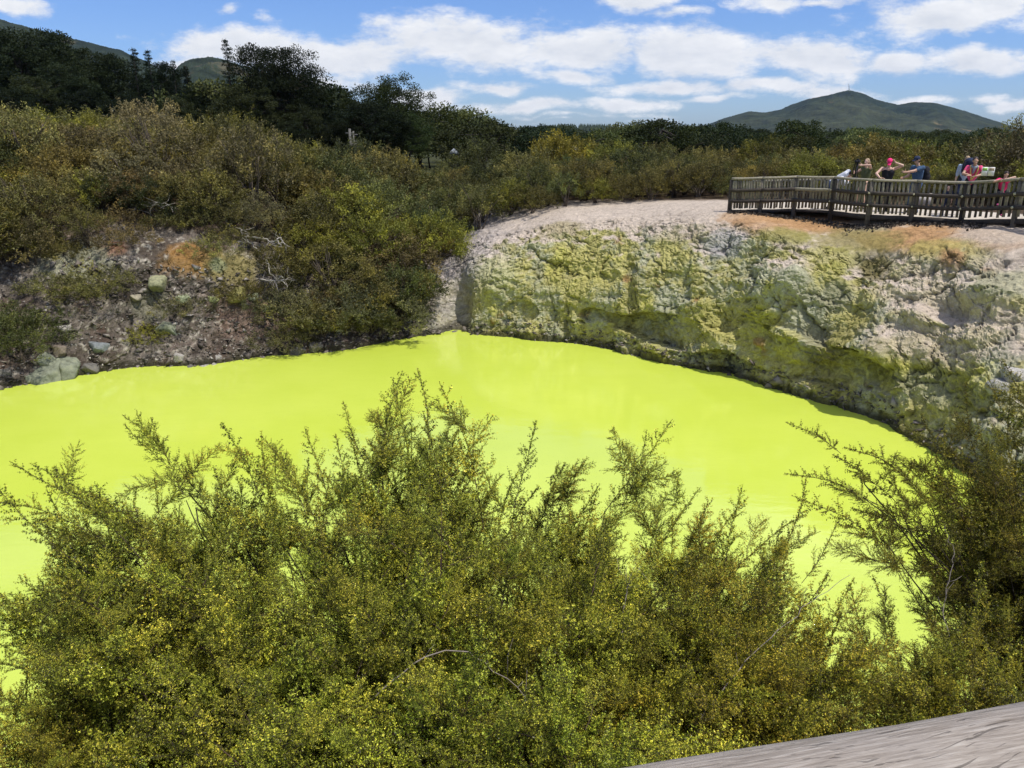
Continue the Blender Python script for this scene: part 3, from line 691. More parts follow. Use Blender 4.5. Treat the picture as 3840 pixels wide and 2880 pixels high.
# ---------------------------------------------------------------- forest trees
def tree_proto(seed, H=12., crown=(4.2, 4.2, 4.), ch=.62, nclump=90, per=330, clump=.95, leaf=(.24, .12), flat=.55, trunk_r=.28, gaps=.0):
    r = np.random.default_rng(seed); wood = MB(); cz = H*ch
    trunk = stem_pts((0, 0, 0), (r.normal()*.4, r.normal()*.4, cz+crown[2]*.5), 8, .12, r); wood.tube(trunk, np.linspace(trunk_r, .07, 8), 7)
    PV, DV, TT, LL = [], [], [], []; ph = r.uniform(0, 9, 4)
    for k in range(nclump):
        th = math.acos(1-1.7*((k+.5)/nclump)); az = k*2.39996+r.normal()*.3
        d = np.array([math.sin(th)*math.cos(az), math.sin(th)*math.sin(az), math.cos(th)])
        w_ = 1+.15*math.sin(2*az+ph[0])+.12*math.sin(4*az+ph[1]+3*th)+r.normal()*.06
        rad = w_*(r.uniform(.8, 1.05) if r.random() > .3 else r.uniform(.35, .8))
        c = d*np.array(crown)*rad+np.array([0, 0, cz])
        c[2] = min(c[2], cz+crown[2]*(.80+.22*r.random()))
        if r.random() < gaps: continue
        if k % 2 == 0:
            s0 = trunk[r.integers(3, 8)]; wood.tube(stem_pts(s0, s0+(c-s0)*.82, 5, .05, r), np.linspace(.09, .03, 5), 4, cap=False)
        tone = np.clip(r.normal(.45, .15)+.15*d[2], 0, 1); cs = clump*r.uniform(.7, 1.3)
        q = unit(r.normal(size=(per, 3)))*(r.random((per, 1))**.45)*cs*np.array([1, 1, flat])
        PV.append(c+q); DV.append(q/cs+r.normal(size=(per, 3))*.8+[0, 0, .2]); TT.append(np.clip(tone+r.normal(size=per)*.15, 0, 1)); LL.append(r.uniform(.6, 1.3, per))
    P = np.concatenate(PV); L = np.concatenate(LL)
    V, Q, tt = leaves(P, np.concatenate(DV), L*leaf[0], L*leaf[1], np.concatenate(TT))
    return mesh_np('crown', V, Q, [m_tree], attrs={'tint': tt}), wood.mesh('trunk', m_barkd, True)
def conifer_proto(seed, H=14., Rb=2.6, tiers=26, leaf=(.26, .09), per=80, thin=.0):
    r = np.random.default_rng(seed); wood = MB(); wood.tube([(0, 0, 0), (.05, 0, H*.5), (0, 0, H)], [.24, .14, .02], 6)
    PV, DV, TT, LL = [], [], [], []
    for k in range(tiers):
        t = (k+.4)/tiers; z = H*(.14+.85*t); rad = Rb*(1-t)**.8*r.uniform(.75, 1.15)+.12
        for q in range(int(5+4*(1-t))):
            if r.random() < thin: continue
            az = r.uniform(0, 6.28); d = np.array([math.cos(az), math.sin(az), -.18+.5*t]); L = rad*r.uniform(.6, 1.15)
            if q < 2: wood.tube([(0, 0, z), d*L+[0, 0, z]], [.035, .01], 3, cap=False)
            n = int(per*(.4+.6*(1-t))); ts = r.random(n)**.8
            P = np.array([0, 0, z])+d*L*ts[:, None]+r.normal(size=(n, 3))*[.16, .16, .10]*(1.2-ts[:, None]*.6)
            PV.append(P); DV.append(d+r.normal(size=(n, 3))*.6-[0, 0, .15]); TT.append(np.clip(r.normal(.4, .15, n)+.2*ts, 0, 1)); LL.append(r.uniform(.6, 1.2, n))
    P = np.concatenate(PV); L = np.concatenate(LL); V, Q, tt = leaves(P, np.concatenate(DV), L*leaf[0], L*leaf[1], np.concatenate(TT))
    return mesh_np('crown', V, Q, [m_tree], attrs={'tint': tt}), wood.mesh('trunk', m_barkd, True)
BROAD = [tree_proto(200+k) for k in range(4)]
SPREAD = [tree_proto(210, 13, (4.6, 4.6, 4.0), .66, 150, 260, 1.15, (.22, .11), .6, .3, .10), tree_proto(215, 10, (4.3, 4.0, 3.0), .7, 100, 200, .85, (.20, .10), .7, .3, .08)]
CONI = [conifer_proto(220+k, thin=.1*k) for k in range(3)]
SHRT = [tree_proto(230+k, 5.2, (3.1, 3.1, 2.2), .52, 60, 170, .75, (.22, .12), .6, .16) for k in range(4)]
def tree_top(pair, H, px, py, d, col, name, label, group=None, w=1.0, cat='tree', ground_=None):
    """a tree whose top is seen at (px,py) (2212-wide photo units) at distance d"""
    top = W(px/2.16, py/2.16, d); z0 = gz(top[0], top[1]) if ground_ is None else ground_
    s = (top[2]-z0)/H
    return plant(pair, (top[0], top[1], z0-.1), (s*w, s*w, s), r.uniform(0, 6.28), jit(col, .12), name, label, cat, group)
FD, FD2, FG = (.018, .025, .013), (.028, .035, .017), (.036, .050, .020)
BH = [12+.5*2]*4
big = [ # kind, x, y of the top, distance, colour, width factor, label
 ('B', 30, 40, 74, FD2, 1.1, 'grey green broad tree at the far left edge of the forest'), ('B', 95, 38, 80, FD, .9, 'tall dark tree rising highest at the left end of the forest'), ('B', 150, 76, 76, FD2, 1.0, 'dark rounded tree right of the highest left tree'),
 ('B', 215, 98, 78, FD, 1.0, 'very dark tree below the left mountain ridge'), ('C', 285, 100, 74, FD, 1.1, 'narrow dark conifer, leftmost of the three in the dip'), ('C', 318, 104, 74, FD, 1.1, 'narrow dark conifer in the middle of the dip'), ('B', 345, 112, 80, FD, .7, 'small dark tree between the narrow conifers and the small hill'),
 ('C', 400, 138, 72, FD, .9, 'thin conifer in front of the small hill'), ('C', 487, 80, 66, FD, .95, 'lone pointed conifer left of the great round tree'), ('S', 590, 72, 62, FD, .92, 'great round crowned tree standing above the forest'), ('C', 372, 126, 74, FD, .9, 'slim conifer just left of the small hill'),
 ('P', 835, 138, 64, FG, .95, 'broad open crowned tree with leafy gaps against the clouds'), ('B', 60, 150, 62, FD2, 1.1, 'dense grey green tree in front of the left forest'), ('B', 170, 180, 62, FD, 1.1, 'black green tree in the shade of the left forest'),
 ('B', 270, 185, 60, FD, 1.1, 'dark tree below the three narrow conifers'), ('B', 370, 195, 58, FD2, 1.0, 'mid green tree with a soft rounded top in the forest front'), ('B', 440, 165, 64, FD, 1.1, 'dark tree under the lone pointed conifer'),
 ('B', 520, 165, 58, FD2, 1.1, 'large dark tree with a pale trunk showing through'), ('B', 640, 208, 60, FD2, 1.0, 'dark tree under the right side of the great round tree'), ('B', 700, 215, 64, FD, 1.0, 'dark tree between the great round tree and the open crowned tree'),
 ('B', 800, 200, 58, FD, 1.35, 'wide black green tree below the open crowned tree'), ('B', 880, 225, 62, FG, 1.0, 'leafy green tree right of the wide black green tree'), ('B', 925, 245, 72, FD, .8, 'small dark tree at the right end of the forest ridge'),
 ('B', 740, 245, 56, FD, 1.1, 'dark tree behind the power pole'), ('B', 620, 250, 54, FD, 1.1, 'dark tree low in the forest front below the great round tree'), ('B', 330, 245, 54, FD2, 1.1, 'dark green tree low behind the golden scrub'), ('B', 230, 235, 53, FD, 1.1, 'shadowed tree just behind the golden scrub on the left'),
 ('B', 470, 255, 54, FD, 1.1, 'shadowed tree behind the scrub left of the thin pole'), ('B', 130, 120, 70, FD, 1.0, 'dark tree filling the left forest behind the front trees'), ('B', 556, 178, 68, FD, .8, 'dark tree close behind the great round tree'), ('B', 20, 175, 58, FD, 1.1, 'shaded tree at the left edge behind the golden scrub'), ('B', 690, 196, 70, FD, .7, 'small dark tree at the right shoulder of the great round tree'),
 ('C', 995, 258, 95, FD, .9, 'small conifer at the right foot of the forest ridge'), ('B', 1090, 258, 110, FG, 1.0, 'round green tree on the skyline left of the distant pines'), ('B', 1150, 266, 105, FG, .8, 'smaller green tree on the skyline beside the round one'), ('B', 960, 262, 88, FD, .9, 'dark tree at the start of the low skyline')]
for i, (kd, x, y, d, col, w, lb) in enumerate(big):
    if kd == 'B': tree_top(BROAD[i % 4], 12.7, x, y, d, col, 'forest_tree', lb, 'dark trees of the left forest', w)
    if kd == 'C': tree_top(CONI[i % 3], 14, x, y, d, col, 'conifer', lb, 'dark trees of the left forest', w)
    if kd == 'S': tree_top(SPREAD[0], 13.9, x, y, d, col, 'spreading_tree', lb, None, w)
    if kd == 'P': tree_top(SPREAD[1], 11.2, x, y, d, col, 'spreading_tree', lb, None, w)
# dark low canopy between scrub and skyline
cnt = 0; placed2 = []
for k in range(4000):
    if cnt >= 190: break
    px = r.uniform(240, 1060); d = 66+r.random()**1.3*190
    if px < 470 and d > 110: continue
    z = 4.4; p = PX(px, d, z); sep = 3.4+d*.022
    if any((p[0]-q[0])**2+(p[1]-q[1])**2 < sep**2 for q in placed2): continue
    placed2.append((p[0], p[1])); z = gz(p[0], p[1]) if d < 200 else 4.
    tall = np.interp(px, [240, 440, 520, 1100], [1.3, 1.15, .80, .72])
    s = r.uniform(.7, 1.1)*tall*(1+.0018*(d-66)*0)
    if d > 90: s = min(s, (EYE+ (1.0 if px > 520 else 3) -z)/5.0*r.uniform(.8, 1.05))
    col = [GRN, DKG, DKG, (.05, .06, .022), (.04, .05, .02)][r.integers(0, 5)] if d < 110 else [DKG, (.036, .046, .022), (.045, .055, .025)][r.integers(0, 3)]
    h = 'left of the skyline pines' if px < 560 else 'below the distant pines' if px < 720 else 'below the right mountain' 
    dd = 'near' if d < 100 else 'mid' if d < 160 else 'far'
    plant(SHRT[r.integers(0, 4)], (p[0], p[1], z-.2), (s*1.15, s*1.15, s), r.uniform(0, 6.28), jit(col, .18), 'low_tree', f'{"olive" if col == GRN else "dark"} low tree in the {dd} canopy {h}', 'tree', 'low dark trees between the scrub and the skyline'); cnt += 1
# nearer pine stand, right
cnt = 0
for k in range(110):
    px = r.uniform(795, 1030); d = r.uniform(230, 300); p = PX(px, d, 3)
    hgt_ = (W(px, np.interp(px, [795, 820, 900, 960, 1030], [139, 128, 131, 136, 132])+r.uniform(-2, 5), d)[2]-3)
    s = hgt_/14
    plant(CONI[r.integers(0, 2)], (p[0], p[1], 2.8), (s*1.1, s*1.1, s), r.uniform(0, 6.28), jit((.018, .028, .018), .15), 'pine_tree', 'dark pine in the plantation block in front of the right mountain', 'pine tree', 'pines in the block below the right mountain')
# plantation on the skyline: too many to count
mb = []; Vs = []; Qs = []; n0 = 0
for k in range(2600):
    px = r.uniform(500, 1100); u_ = r.random()
    d = 420+u_*260; 
    if px > 690: d = 360+u_*330
    p = PX(px, d, 3); topy = np.interp(px, [500, 560, 640, 705, 760, 800, 1100], [133, 124.5, 125, 126, 131, 134, 134])+r.exponential(1.6)+ (0 if u_ > .5 else 2.5)
    H_ = max(6, W(px, topy, d)[2]-0); n_t = 7
    for j_ in range(n_t):
        t0 = j_/n_t; zc = H_*(.12+.88*t0); rr = 3.0*(1-t0)**.8*r.uniform(.8, 1.2)+.2; an = r.uniform(0, 6.28)+np.arange(5)*1.2566
        ring = np.stack([p[0]+rr*np.cos(an)*r.uniform(.6, 1.2, 5), p[1]+rr*np.sin(an), np.full(5, zc-rr*.3)+r.normal(size=5)*.4], 1)
        Vs.append(np.concatenate([ring, [[p[0], p[1], zc+H_*.22]]])); Qs.append(n0+np.array([[q, (q+1) % 5, 5] for q in range(5)])); n0 += 6
Vs = np.concatenate(Vs); Qs = np.concatenate(Qs)
m_far = simple_mat('distant pine foliage', (.022, .034, .022), .9, .5, .25, 0, .1)
tag(link('pine_plantation', mesh_np('pine_plantation', Vs, Qs, [m_far])), 'long dark band of pine plantation along the skyline', 'pine wood', None, 'stuff')
# ---------------------------------------------------------------- mountains
def hill(name, ridge, dist, depth, z0=-2, res=(420, 70), mat=None, seed=1, amp=1.0, foot=1.6):
    """ridge: silhouette (x,y in 2212-wide units) of a hill at a distance; slopes fall to both sides of the ridge line"""
    xs = np.linspace(ridge[0][0], ridge[-1][0], res[0]); ys = np.interp(xs, [q[0] for q in ridge], [q[1] for q in ridge])
    ker = np.hanning(9); ker /= ker.sum(); ys = np.convolve(np.pad(ys, 4, 'edge'), ker, 'valid')
    top = np.array([W(x/2.16, y/2.16, dist) for x, y in zip(xs, ys)]); hgt_ = np.maximum(top[:, 2]-z0, 0)
    ts = np.linspace(-1, 1, res[1]); V = []
    for t_ in ts:
        prof = np.maximum(1-abs(t_)**1.15, 0)
        y = dist+t_*depth; k_ = y/dist if t_ < 0 else 1
        V.append(np.stack([top[:, 0]*k_, np.full(len(xs), y), z0+hgt_*prof], 1))
    V = np.stack(V, 0); f = V.reshape(-1, 3); tt = np.repeat(1-np.abs(ts), len(xs))
    sc = 1/(depth*.35)
    gul = (1-np.abs(perlin(np.stack([f[:, 0]*sc*1.9, f[:, 1]*sc*.8, f[:, 2]*0], 1), seed))*2)
    w_ = np.sin(np.clip(tt, 0, 1)*math.pi)
    f[:, 2] += (gul-.3)*np.repeat(np.ones(res[1]), len(xs))*np.tile(hgt_, res[1])*.16*w_*amp
    f[:, 2] += fbm(f*sc*6, 4, seed+1)*np.tile(hgt_, res[1])*.06*np.minimum(1, w_+.25)+ perlin(f*sc*60, seed+3)*np.tile(np.minimum(hgt_, 60), res[1])*.022
    nx, ny = res; i = np.arange(ny-1)[:, None]*nx; j = np.arange(nx-1)[None]
    Q = np.stack([i+j, i+j+1, i+j+nx+1, i+j+nx], 2).reshape(-1, 4)
    return tag(link(name, mesh_np(name, f, Q, [mat], smooth=True)), kind='structure')
def hill_mat(name, a, b, c_bare, scale, k=.63):
    m, t, out = new_mat(name); co = t.coord()
    n = t.noise(co, scale, 6, .65); n2 = t.noise(co, scale*9, 5, .7)
    c = t.mix(t.maprange(n, .38, .62), rgb(*a), rgb(*b)); c = t.mix(t.maprange(t.noise(co, scale*1.7, 5, .6), k, k+.05), c, rgb(*c_bare))
    f = t.maprange(n2, .3, .7, .45, 1.6); b_ = t.vmath('SCALE', c); t.put(b_.node.inputs[3], f)
    principled(t, out, b_, .95, t.bump(n2, 1.0, 6), .05); return m
mh = hill_mat('bush covered mountain', (.018, .027, .015), (.040, .046, .022), (.15, .11, .055), .0035, .66)
hill('mountain', [(1470, 290), (1535, 272), (1580, 252), (1620, 240), (1655, 243), (1700, 234), (1745, 214), (1790, 205), (1835, 194), (1860, 200), (1890, 214), (1940, 226), (1975, 220), (2020, 222), (2080, 238), (2140, 258), (2200, 276), (2260, 290)], 2600, 620, -5, mat=mh, seed=3)
mh2 = hill_mat('dark bush hill', (.018, .026, .018), (.030, .040, .024), (.07, .065, .04), .006, .60)  # darker greens for the two left hills
hill('mountain_ridge', [(-220, 10), (-60, 30), (0, 42), (60, 58), (140, 78), (200, 94), (260, 108), (310, 130), (360, 160), (420, 190), (470, 235)], 1300, 420, -5, mat=mh2, seed=7, amp=.7)
hill('wooded_hill', [(300, 250), (350, 190), (385, 140), (410, 128), (450, 122), (480, 128), (520, 140), (580, 158), (640, 168), (680, 178), (730, 200), (800, 235), (900, 270)], 1000, 300, -5, mat=mh2, seed=9, amp=.7)
# mast on the summit
mm = simple_mat('galvanised mast', (.25, .25, .25), .5, .1)
mb_ = MB(); tp = W(1833/2.16, 181/2.16, 2600); bt = W(1835/2.16, 197/2.16, 2600)
mb_.tube([bt-[0, 0, 10], (bt+tp)/2, tp], [1.3, .8, .5], 5)
for q in range(4): mb_.box(bt+(tp-bt)*(.25+.2*q), (3-q*.5, 3-q*.5, .8))
tag(mb_.build('antenna_mast', mm), 'thin antenna mast on the summit of the right mountain', 'mast')
# ---------------------------------------------------------------- walkway: path, fence, railing behind
m_grey = simple_mat('weathered grey green timber', (.25, .225, .165), .85, .3, 14, .4, .004)
m_dark = simple_mat('dark timber', (.055, .045, .036), .85, .35, 14, .4, .004)  # darker brown for lower rails, edging and chips
m_mid = simple_mat('brown grey timber', (.12, .105, .085), .85, .35, 14, .4, .004)
m_wash = simple_mat('galvanised washer plate', (.42, .40, .26), .5, .15)
PO = [(729.5, 210.4, 30.2), (759.8, 210.2, 29.7), (793.6, 209.5, 29.3), (831, 211.2, 28.4), (868, 215.6, 26.9), (911, 217.2, 26.4), (961, 220.2, 25.4), (1014, 219.5, 23.6), (1075, 221, 21.9), (1140, 224, 20.4)]
TP = [(320,), (308,), (302,), (308,), (308,), (338,), (345,), (296,), (280,), (270,)]
posts = []
for (x, y, d), (ty,) in zip(PO, TP):
    b = W(x, y, d); posts.append(b)
posts = np.array(posts)
HR = 1.16
fence = empty('picket_fence', tuple(posts[0])); tag(fence, 'long weathered timber picket fence curving along the top of the right cliff', 'fence')
O0 = posts[0]
def rail_span(a, b, h, w, hh, mat, off, name):
    d = b-a; L = np.linalg.norm(d); u = d/L; s_ = np.cross(u, [0, 0, 1.]); s_ /= np.linalg.norm(s_)    # towards the pool side? fixed by sign
    if s_[1] > 0: s_ = -s_
    up = np.cross(s_, u); up = up if up[2] > 0 else -up
    n = 7; V = []; Q = []
    prof = [(-.5, -.5), (.5, -.5), (.5, .15), (.32, .42), (0, .5), (-.32, .42), (-.5, .15)]
    for i in range(n):
        t = i/(n-1); c = a+d*t+np.array([0, 0, h])+s_*off+np.array([0, 0, -.012*math.sin(t*math.pi)])+s_*.004*math.sin(t*9+h*5)
        for (p, q) in prof: V.append(c+s_*p*w+up*q*hh)
    m = len(prof)
    for i in range(n-1):
        for j in range(m): Q.append([i*m+j, i*m+(j+1) % m, (i+1)*m+(j+1) % m, (i+1)*m+j])
    mb = MB(); V = np.array(V)-O0; mb.add(V, Q, [[0, j+1, j] for j in range(1, m-1)]+[[(n-1)*m, (n-1)*m+j, (n-1)*m+j+1] for j in range(1, m-1)])
    return mb.build(name, mat, fence), s_
r = np.random.default_rng(77); npk = 0
for i in range(len(posts)):
    mb = MB(); mb.tube([posts[i]-O0-[0, 0, .5], posts[i]-O0+[0, 0, .6], posts[i]-O0+[0, 0, HR-.05]], [.085, .08, .075], 10)
    po = mb.build('post', m_mid if i % 3 else m_dark, fence, True)
    if i >= 3:
        a = posts[i]; wm = MB(); d = posts[min(i+1, len(posts)-1)]-posts[i-1]; u = d/np.linalg.norm(d); s_ = np.cross(u, [0, 0, 1.]); s_ /= np.linalg.norm(s_); s_ = -s_ if s_[1] > 0 else s_
        for h in (.74, .35):
            c = a-O0+[0, 0, h]+s_*.165; w2 = .05 if i >= 6 else .035; q = .785 if (i+int(h*10)) % 2 else .3
            e1 = u*math.cos(q)+np.array([0, 0, 1])*math.sin(q); e2 = -u*math.sin(q)+np.array([0, 0, 1])*math.cos(q)
            wm.box((0, 0, 0), (w2*1.5, .012, w2*1.5), None); wm.V[-1] = np.array([c+e1*v[0]+s_*v[1]+e2*v[2] for v in wm.V[-1]])
        wm.build('washer_plate', m_wash, fence)
for i in range(len(posts)-1):
    a, b = posts[i], posts[i+1]
    rail_span(a, b, HR, .13, .085, m_grey, .02, 'top_rail')
    rail_span(a, b, .74, .075, .12, m_grey if i == 2 else m_dark, .115, 'middle_rail'); _, s_ = rail_span(a, b, .35, .075, .12, m_dark, .115, 'lower_rail')
    L = np.linalg.norm(b-a); n = 11 if i < 3 else 10 if i < 5 else 9
    for k in range(n):
        t = (k+.75+r.normal()*.06)/(n+.5); p = a+(b-a)*t-O0+s_*.045; w_ = .036+r.normal()*.004
        lean = r.normal()*.012; top = HR-.055+r.normal()*.012; bot = .07+r.normal()*.015
        u = (b-a)/L; mb = MB(); V = []
        for (h, ws) in ((bot, 1.), (top-.06, 1.), (top, .55)):
            for (sx, sy) in ((-1, -1), (1, -1), (1, 1), (-1, 1)):
                V.append(p+u*(sx*w_*ws+lean*(h-.6))+s_*sy*.018+np.array([0, 0, h]))
        Q = [[0, 3, 2, 1], [8, 9, 10, 11]]
        for q in range(2):
            for j in range(4): Q.append([q*4+j, q*4+(j+1) % 4, q*4+4+(j+1) % 4, q*4+4+j])
        mb.add(V, Q); mb.build('picket', m_grey if r.random() > .25 else m_mid, fence); npk += 1
# cream gravel path behind the fence, dark edging strip and bark chips
dirs = []
for i in range(len(posts)):
    d = posts[min(i+1, len(posts)-1)]-posts[max(i-1, 0)]; s_ = np.cross(d, [0, 0, 1.]); s_ /= np.linalg.norm(s_); dirs.append(-s_ if s_[1] < 0 else s_)
dirs = np.array(dirs); nS, nC = 90, 16
ts = np.linspace(0, len(posts)-1, nS); base_ = np.stack([np.interp(ts, range(len(posts)), posts[:, k]) for k in range(3)], 1); dd = np.stack([np.interp(ts, range(len(posts)), dirs[:, k]) for k in range(3)], 1)
V = []
for i in range(nS):
    for j in range(nC):
        q = base_[i]+dd[i]*(.10+3.4*j/(nC-1)); z = base_[i][2]+.02+.012*j*0
        V.append([q[0], q[1], z])
V = np.array(V); V[:, 2] += fbm(V*1.5, 2, 5)*.03
Q = [[i*nC+j, i*nC+j+1, (i+1)*nC+j+1, (i+1)*nC+j] for i in range(nS-1) for j in range(nC-1)]
m_path, t, out = new_mat('cream gravel'); co = t.coord()
c = t.ramp(t.noise(co, 30, 5, .7), [(.3, (.36, .32, .26)), (.6, (.56, .50, .42))]); c = t.mix(t.maprange(t.noise(co, 2, 3), .45, .65, 0, .5), c, rgb(.42, .36, .28))
principled(t, out, c, .95, t.bump(t.noise(co, 60, 3), .6, .01), .1)
tag(link('path', mesh_np('path', V, np.array(Q), [m_path], smooth=True)), kind='structure')
PATHZ = lambda x: float(np.interp(x, posts[:, 0], posts[:, 2]))+.02
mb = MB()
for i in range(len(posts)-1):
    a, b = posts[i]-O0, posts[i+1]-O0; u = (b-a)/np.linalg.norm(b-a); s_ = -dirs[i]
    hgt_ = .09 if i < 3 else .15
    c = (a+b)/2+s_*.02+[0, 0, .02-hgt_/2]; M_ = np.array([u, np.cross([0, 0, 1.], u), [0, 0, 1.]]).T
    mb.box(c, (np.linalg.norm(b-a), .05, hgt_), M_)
mb.build('edging_shade_strip', m_dark, fence)  # dark edging that also stands in for the shadow under the fence
# bark chips spilled along the foot of the fence
mb = MB(); V = []; T = []
r = np.random.default_rng(8); nch = 2600; 
for k in range(nch):
    t_ = r.uniform(0, 6.6); i = int(t_); p = posts[i]+(posts[i+1]-posts[i])*(t_-i); s_ = -dirs[i]
    q = p+s_*(.05+abs(r.normal())*(.25 if t_ < 3 else .30)); z = gz(q[0], q[1]) if k % 5 == 0 else None
    V.append((q, r.normal(size=3)*.03, r.normal(size=3)*.025))
zs = {}
P_ = []; F_ = []
for k, (q, a_, b_) in enumerate(V):
    key = (round(q[0]*4), round(q[1]*4)); z = zs.setdefault(key, gz(q[0], q[1])); c = np.array([q[0], q[1], z+.025])
    P_ += [c-a_, c+b_, c+a_, c-b_+[0, 0, .02]]; F_.append([4*k, 4*k+1, 4*k+2, 4*k+3])
tag(link('bark_chips', mesh_np('bark_chips', np.array(P_), np.array(F_), [m_dark])), 'dark bark chips scattered along the foot of the cliff top fence', 'bark chips', None, 'stuff')
# plain post-and-rail behind the walkway, left end
bp = [W(752, 181.5, 34.5), W(782, 181, 34), W(812, 180.2, 33.4), (W(838, 179.5, 32.8))]
back = empty('walkway_railing', (bp[0][0], bp[0][1], 5.2)); tag(back, 'plain post and rail barrier on the far side of the walkway at its left end', 'railing')
B0 = np.array([bp[0][0], bp[0][1], 5.2])
for i, p in enumerate(bp):
    mb = MB(); mb.tube([p-B0-[0, 0, 1.3], p-B0], [.06, .055], 8); mb.build('post', m_mid, back, True)
for i in range(3):
    mb = MB(); mb.tube([bp[i]-B0+[0, 0, .02], bp[i+1]-B0+[0, 0, .02]], .045, 8); mb.build('top_rail', m_grey, back, True)
    mb = MB(); mb.tube([bp[i]-B0-[0, 0, .5], bp[i+1]-B0-[0, 0, .5]], .035, 8); mb.build('lower_rail', m_mid, back, True)
# pale board behind the railing
m_pale = simple_mat('pale board', (.50, .46, .42), .6, .1)
e = empty('notice_board', tuple(W(921, 213, 30.5))); tag(e, 'small pale board on low legs behind the man in jeans', 'board')
mb = MB(); mb.box((0, 0, .52), (.75, .03, .42)); mb.build('panel', m_pale, e)
for s_ in (-1, 1):
    mb = MB(); mb.box((s_*.33, .03, .25), (.05, .04, .6)); mb.build('leg', m_dark, e)
# power pole, thin pole, hut roofs in the scrub
m_conc = simple_mat('grey concrete pole', (.11, .105, .095), .8, .15); m_roof = simple_mat('grey corrugated roof', (.20, .22, .25), .6, .1)
tp = W(755, 0, 1)  # unused scale helper
def pole(name, label, x, ytop, ybot, d, rad, parts=()):
    t_ = W(x/2.16, ytop/2.16, d); b_ = W(x/2.16, ybot/2.16, d); b_[2] = min(b_[2], gz(b_[0], b_[1])); b_[0], b_[1] = t_[0], t_[1]
    H_ = t_[2]-b_[2]; e = empty(name, tuple(b_)); tag(e, label, 'pole'); mb = MB(); mb.tube([(0, 0, 0), (0, 0, H_)], [rad*1.3, rad], 8); mb.build('shaft', m_conc, e, True)
    for pn, c, sz in parts:
        mb = MB(); mb.box((c[0], c[1], H_+c[2]), sz); mb.build(pn, m_conc, e)
    return e
pole('power_pole', 'grey concrete power pole with a transformer box in front of the dark trees', 755, 278, 330, 48, .07, [('crossarm', (0, 0, -.25), (.5, .08, .08)), ('transformer', (.2, -.15, -1.0), (.34, .3, .42)), ('bracket', (.2, 0, -.7), (.5, .06, .06))])
pole('power_pole', 'second slimmer concrete pole just right of the transformer box', 763, 283, 330, 48.4, .05, [('crossarm', (0, 0, -.2), (.5, .06, .06))])
pole('marker_pole', 'thin pale pole standing up through the scrub below the great round tree', 519, 297, 330, 44, .045, [('cap', (0, 0, .02), (.12, .12, .06))])
for (x, y, d, w, lb) in [(980, 320, 66, .45, 'small grey pointed hut roof half hidden in the scrub left of centre'), (1240, 314, 70, .6, 'grey hut roof half hidden in the scrub on the right of centre')]:
    p = W(x/2.16, y/2.16, d); e = empty('hut', (p[0], p[1], gz(p[0], p[1]))); tag(e, lb, 'hut'); h = p[2]-e.location.z
    mb = MB(); mb.add([(-w, -w, h-.42), (w, -w, h-.42), (w, w, h-.42), (-w, w, h-.42), (0, 0, h)], [[0, 3, 2, 1]], [[0, 1, 4], [1, 2, 4], [2, 3, 4], [3, 0, 4]]); mb.build('roof', m_roof, e)
    mb = MB(); mb.box((0, 0, (h-.42)/2-.005), (w*1.7, w*1.7, h-.422)); mb.build('wall', m_mid, e)
# ---------------------------------------------------------------- dead branches and roots on the left slope
def deadwood(name, label, chains, rad, seed):
    rr = np.random.default_rng(seed); mb = MB(); O = None
    for ch in chains:
        P = np.array([W(x/2.16, y/2.16, d) for (x, y, d) in ch]); O = P[0].copy() if O is None else O
        n = 4*len(P); u0 = np.linspace(0, 1, len(P)); tt = np.linspace(0, 1, n); Q = np.stack([np.interp(tt, u0, P[:, k]) for k in range(3)], 1)
        Q[1:-1] = (Q[:-2]+2*Q[1:-1]+Q[2:])/4; Q[1:-1] += rr.normal(size=(n-2, 3))*.02
        mb.tube(Q-O, np.linspace(rad*rr.uniform(.7, 1.1), rad*.3, n), 5)
        for q in range(int(n*.6)):
            s0 = Q[rr.integers(1, n)]-O; v_ = rr.normal(size=3)*.16; mb.tube([s0, s0+v_, s0+v_*1.7+rr.normal(size=3)*.06], [rad*.35, rad*.25, rad*.1], 3)
    o = mb.build(name, m_dead, None, True, tuple(O)); tag(o, label, 'branch'); return o
deadwood('fallen_branch', 'bleached forked dead branch lying in the scrub above the orange rock face', [[(285, 460, 31.6), (300, 440, 31.4), (325, 447, 31.3), (345, 440, 31.3)], [(325, 447, 31.3), (340, 436, 31.2), (358, 440, 31.2), (385, 452, 31.5)], [(290, 455, 31.5), (300, 436, 31.6), (330, 438, 31.8), (355, 437, 31.8)]], .035, 1)
deadwood('fallen_branch', 'long bleached dead branch arching down beside the gully', [[(528, 512, 31.0), (550, 512, 30.9), (585, 520, 30.9), (600, 530, 30.9)], [(590, 524, 30.9), (603, 511, 30.8), (614, 525, 30.8), (618, 545, 30.8)], [(600, 520, 30.8), (609, 535, 30.8), (605, 548, 30.8)], [(530, 515, 31), (545, 528, 30.9), (560, 545, 30.8)], [(525, 512, 31), (523, 500, 31), (518, 492, 31)]], .045, 2)
deadwood('fallen_branch', 'tangle of bleached roots at the foot of the gully', [[(560, 603, 29.9), (590, 606, 29.8), (615, 606, 29.8), (626, 600, 29.8)], [(600, 605, 29.8), (618, 612, 29.7), (620, 622, 29.7)], [(575, 560, 30.1), (583, 590, 29.9), (600, 605, 29.8)], [(612, 600, 29.8), (600, 595, 29.8), (592, 606, 29.8)]], .035, 3)
deadwood('fallen_branch', 'short pale forked dead twig above the long arching branch', [[(488, 480, 31.8), (497, 489, 31.6), (500, 498, 31.6)], [(497, 489, 31.6), (500, 476, 31.7)]], .03, 4)
deadwood('fallen_branch', 'grey dead branch lying on the pale shingly slope', [[(935, 595, 33.4), (955, 582, 33.5), (975, 575, 33.7), (988, 570, 33.8)]], .035, 5)
